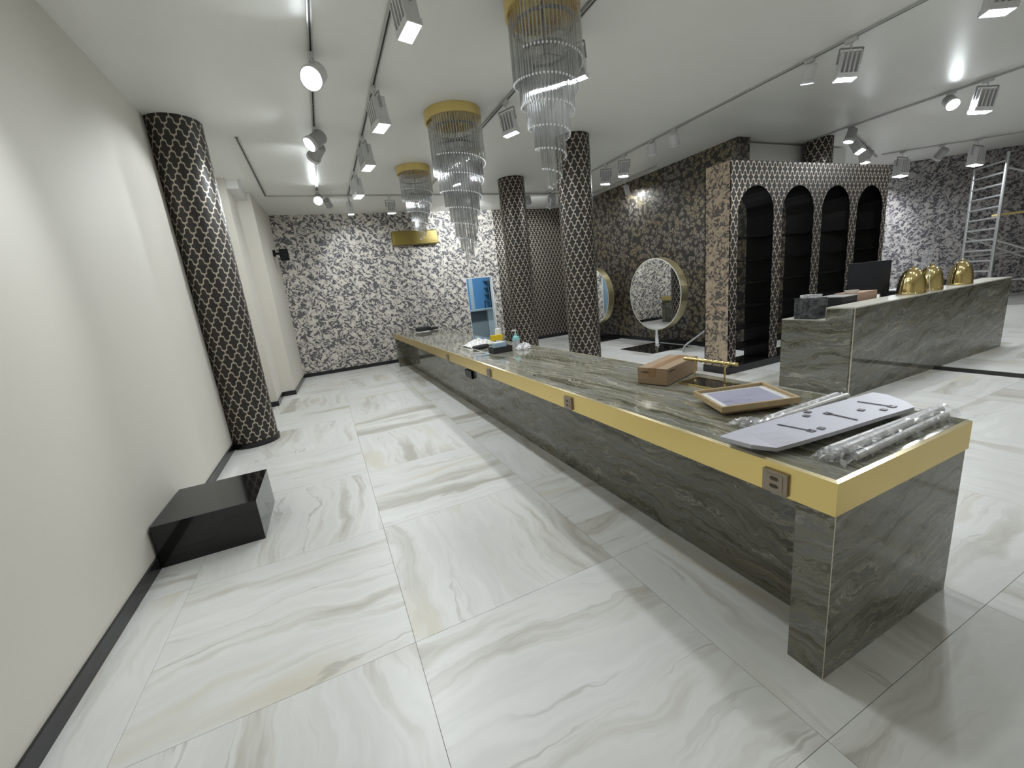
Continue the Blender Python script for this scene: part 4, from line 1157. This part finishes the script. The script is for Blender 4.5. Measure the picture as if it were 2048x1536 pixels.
# ------------------------------------------------------------------ things on the reception counter
bxs = thing('film_wrapped_box', 'dark box wrapped in clear film at the left end of the reception counter', 'box', (4.862, 2.74, CH2 + 0.001))
box(0, 0.17, 0, 0.24, 0, 0.225).build('carton', M['screen'], bxs)
fw = MB(); fw.box(-0.004, 0.174, -0.004, 0.244, 0.001, 0.229); fw.build('film_wrap', M['film_box'], bxs, label='clear film')
MB().box(0.02, 0.15, 0.04, 0.20, 0.23, 0.262).build('folded_film', M['film_dense'], bxs, label='folded clear film on top')
b2 = thing('dark_carton', 'dark open carton on the reception desk behind the film-wrapped box', 'box', (5.20, 2.68, CH2 + 0.001))
box(0, 0.28, 0, 0.26, 0, 0.20).build('carton', M['soft_black'], b2)
box(-0.01, 0.29, -0.01, 0.27, 0.2005, 0.208).build('lid', M['lamp_grey'], b2)
b3 = thing('brown_carton', 'brown carton on the reception desk in front of the monitor', 'box', (5.52, 2.70, CH2 + 0.001))
box(0, 0.40, 0, 0.24, 0, 0.215).build('carton', M['carton_pink'], b3)
box(0.05, 0.20, -0.001, 0.0, 0.09, 0.10).build('print', M['card_dark'], b3)
tpr = thing('tape_roll', 'roll of pale tape lying on the dark and brown cartons', 'tape', (5.60, 2.80, CH2 + 0.2235))
MB().lathe([(0.045, 0), (0.066, 0), (0.066, 0.022), (0.045, 0.022), (0.045, 0)], 26).build('roll', M['travertine'], tpr)
mo = thing('computer_monitor', 'black computer monitor on the reception desk', 'monitor', (6.20, 2.93, CH2 + 0.001), math.radians(-46))
o = box(-0.21, 0.21, -0.012, 0.012, 0.15, 0.535).build('display', M['screen'], mo); bevel(o, 0.004)
box(-0.203, 0.203, -0.0135, -0.0122, 0.16, 0.527).build('rear_cover', M['screen'], mo)
MB().box(-0.035, 0.035, -0.02, -0.008, 0.0, 0.30, Matrix.Translation((0.10, -0.02, 0)) @ Matrix.Rotation(math.radians(-22), 4, 'X')).build('stand_leg', M['alu'], mo, label='slanting metal stand')
box(0.0, 0.20, -0.06, 0.10, 0.0, 0.010).build('foot', M['alu'], mo)
ds = thing('dark_printer', 'low dark desk machine right of the monitor', 'printer', (6.45, 2.70, CH2 + 0.001))
o = box(0, 0.42, 0, 0.25, 0, 0.15).build('housing', M['soft_black'], ds); bevel(o, 0.01)
box(0.05, 0.37, 0.05, 0.22, 0.15, 0.156).build('paper_tray', M['paper'], ds, label='white paper on top')

def dome(x, y, R_, hh, label, cord):
    t = thing('brass_dome_shade', label, 'lampshade', (x, y, CH + 0.001), 0, 'polished brass dome shades on the counter')
    prof = []
    for k in range(15):
        a = k / 14 * math.pi / 2
        prof.append((R_ * math.cos(a) ** 0.68 if k < 14 else 0.0, hh * math.sin(a) ** 1.05))
    MB().lathe([(R_ - 0.006, 0.004), (R_, 0.0)] + prof, 40).build('shade', M['brass_shine'], t, smooth=True)
    MB().lathe([(R_ + 0.0005, 0.0), (R_ + 0.003, 0.002), (R_ + 0.003, 0.010), (R_ + 0.0005, 0.012)], 40).build('rolled_edge', M['brass_shine'], t)
    cp_ = MB(); cp_.lathe([(0.018, hh - 0.006), (0.018, hh + 0.018), (0.006, hh + 0.026), (0, hh + 0.026)], 14)
    cp_.build('cord_cap', M['brass_shine'], t)
    MB().path([Vector(p) for p in cord(R_, hh)], 0.0035, 5).build('cord', M['lamp_white'], t, smooth=True, label='clear white cord')
def cord1(R_, hh): return [(0, 0, hh + 0.024), (0.03, -0.02, hh + 0.06), (0.09, -0.06, hh + 0.045), (0.13, -0.09, hh - 0.04), (0.13, -0.10, 0.12), (0.06, -0.145, 0.01), (0.0, -0.15, 0.005)]
def cord2(R_, hh): return [(0, 0, hh + 0.024), (0.02, 0, hh + 0.035), (0.10, -0.02, hh - 0.03), (0.16, -0.04, 0.12), (0.165, -0.05, 0.005)]
dome(6.25, 2.525, 0.130, 0.285, 'polished brass dome lampshade, leftmost of three on the counter ledge', cord1)
dome(6.67, 2.525, 0.120, 0.285, 'polished brass dome lampshade, middle of three on the counter ledge', cord2)
dome(7.43, 2.525, 0.118, 0.285, 'polished brass dome lampshade, rightmost of three on the counter ledge', cord2)
ah = thing('acrylic_holder', 'tall clear acrylic holder behind the middle brass dome', 'holder', (7.38, 2.86, CH2 + 0.001))
box(-0.14, 0.14, -0.06, 0.06, 0, 0.010).build('base', M['clear'], ah)
box(-0.13, 0.13, -0.006, 0.0, 0.010, 0.60).build('panel', M['film'], ah)
MB().tube((0.13, 0, 0.0), (0.13, 0, 0.60), 0.006, 6).build('edge_rod', M['alu'], ah)
kb_ = thing('card_terminal', 'small black card terminal right of the third brass dome', 'card terminal', (7.95, 2.78, CH2 + 0.001))
o = box(-0.05, 0.05, -0.07, 0.07, 0, 0.17).build('housing', M['soft_black'], kb_); bevel(o, 0.008)
box(-0.04, 0.04, -0.0715, -0.0703, 0.09, 0.15).build('display', M['screen'], kb_)
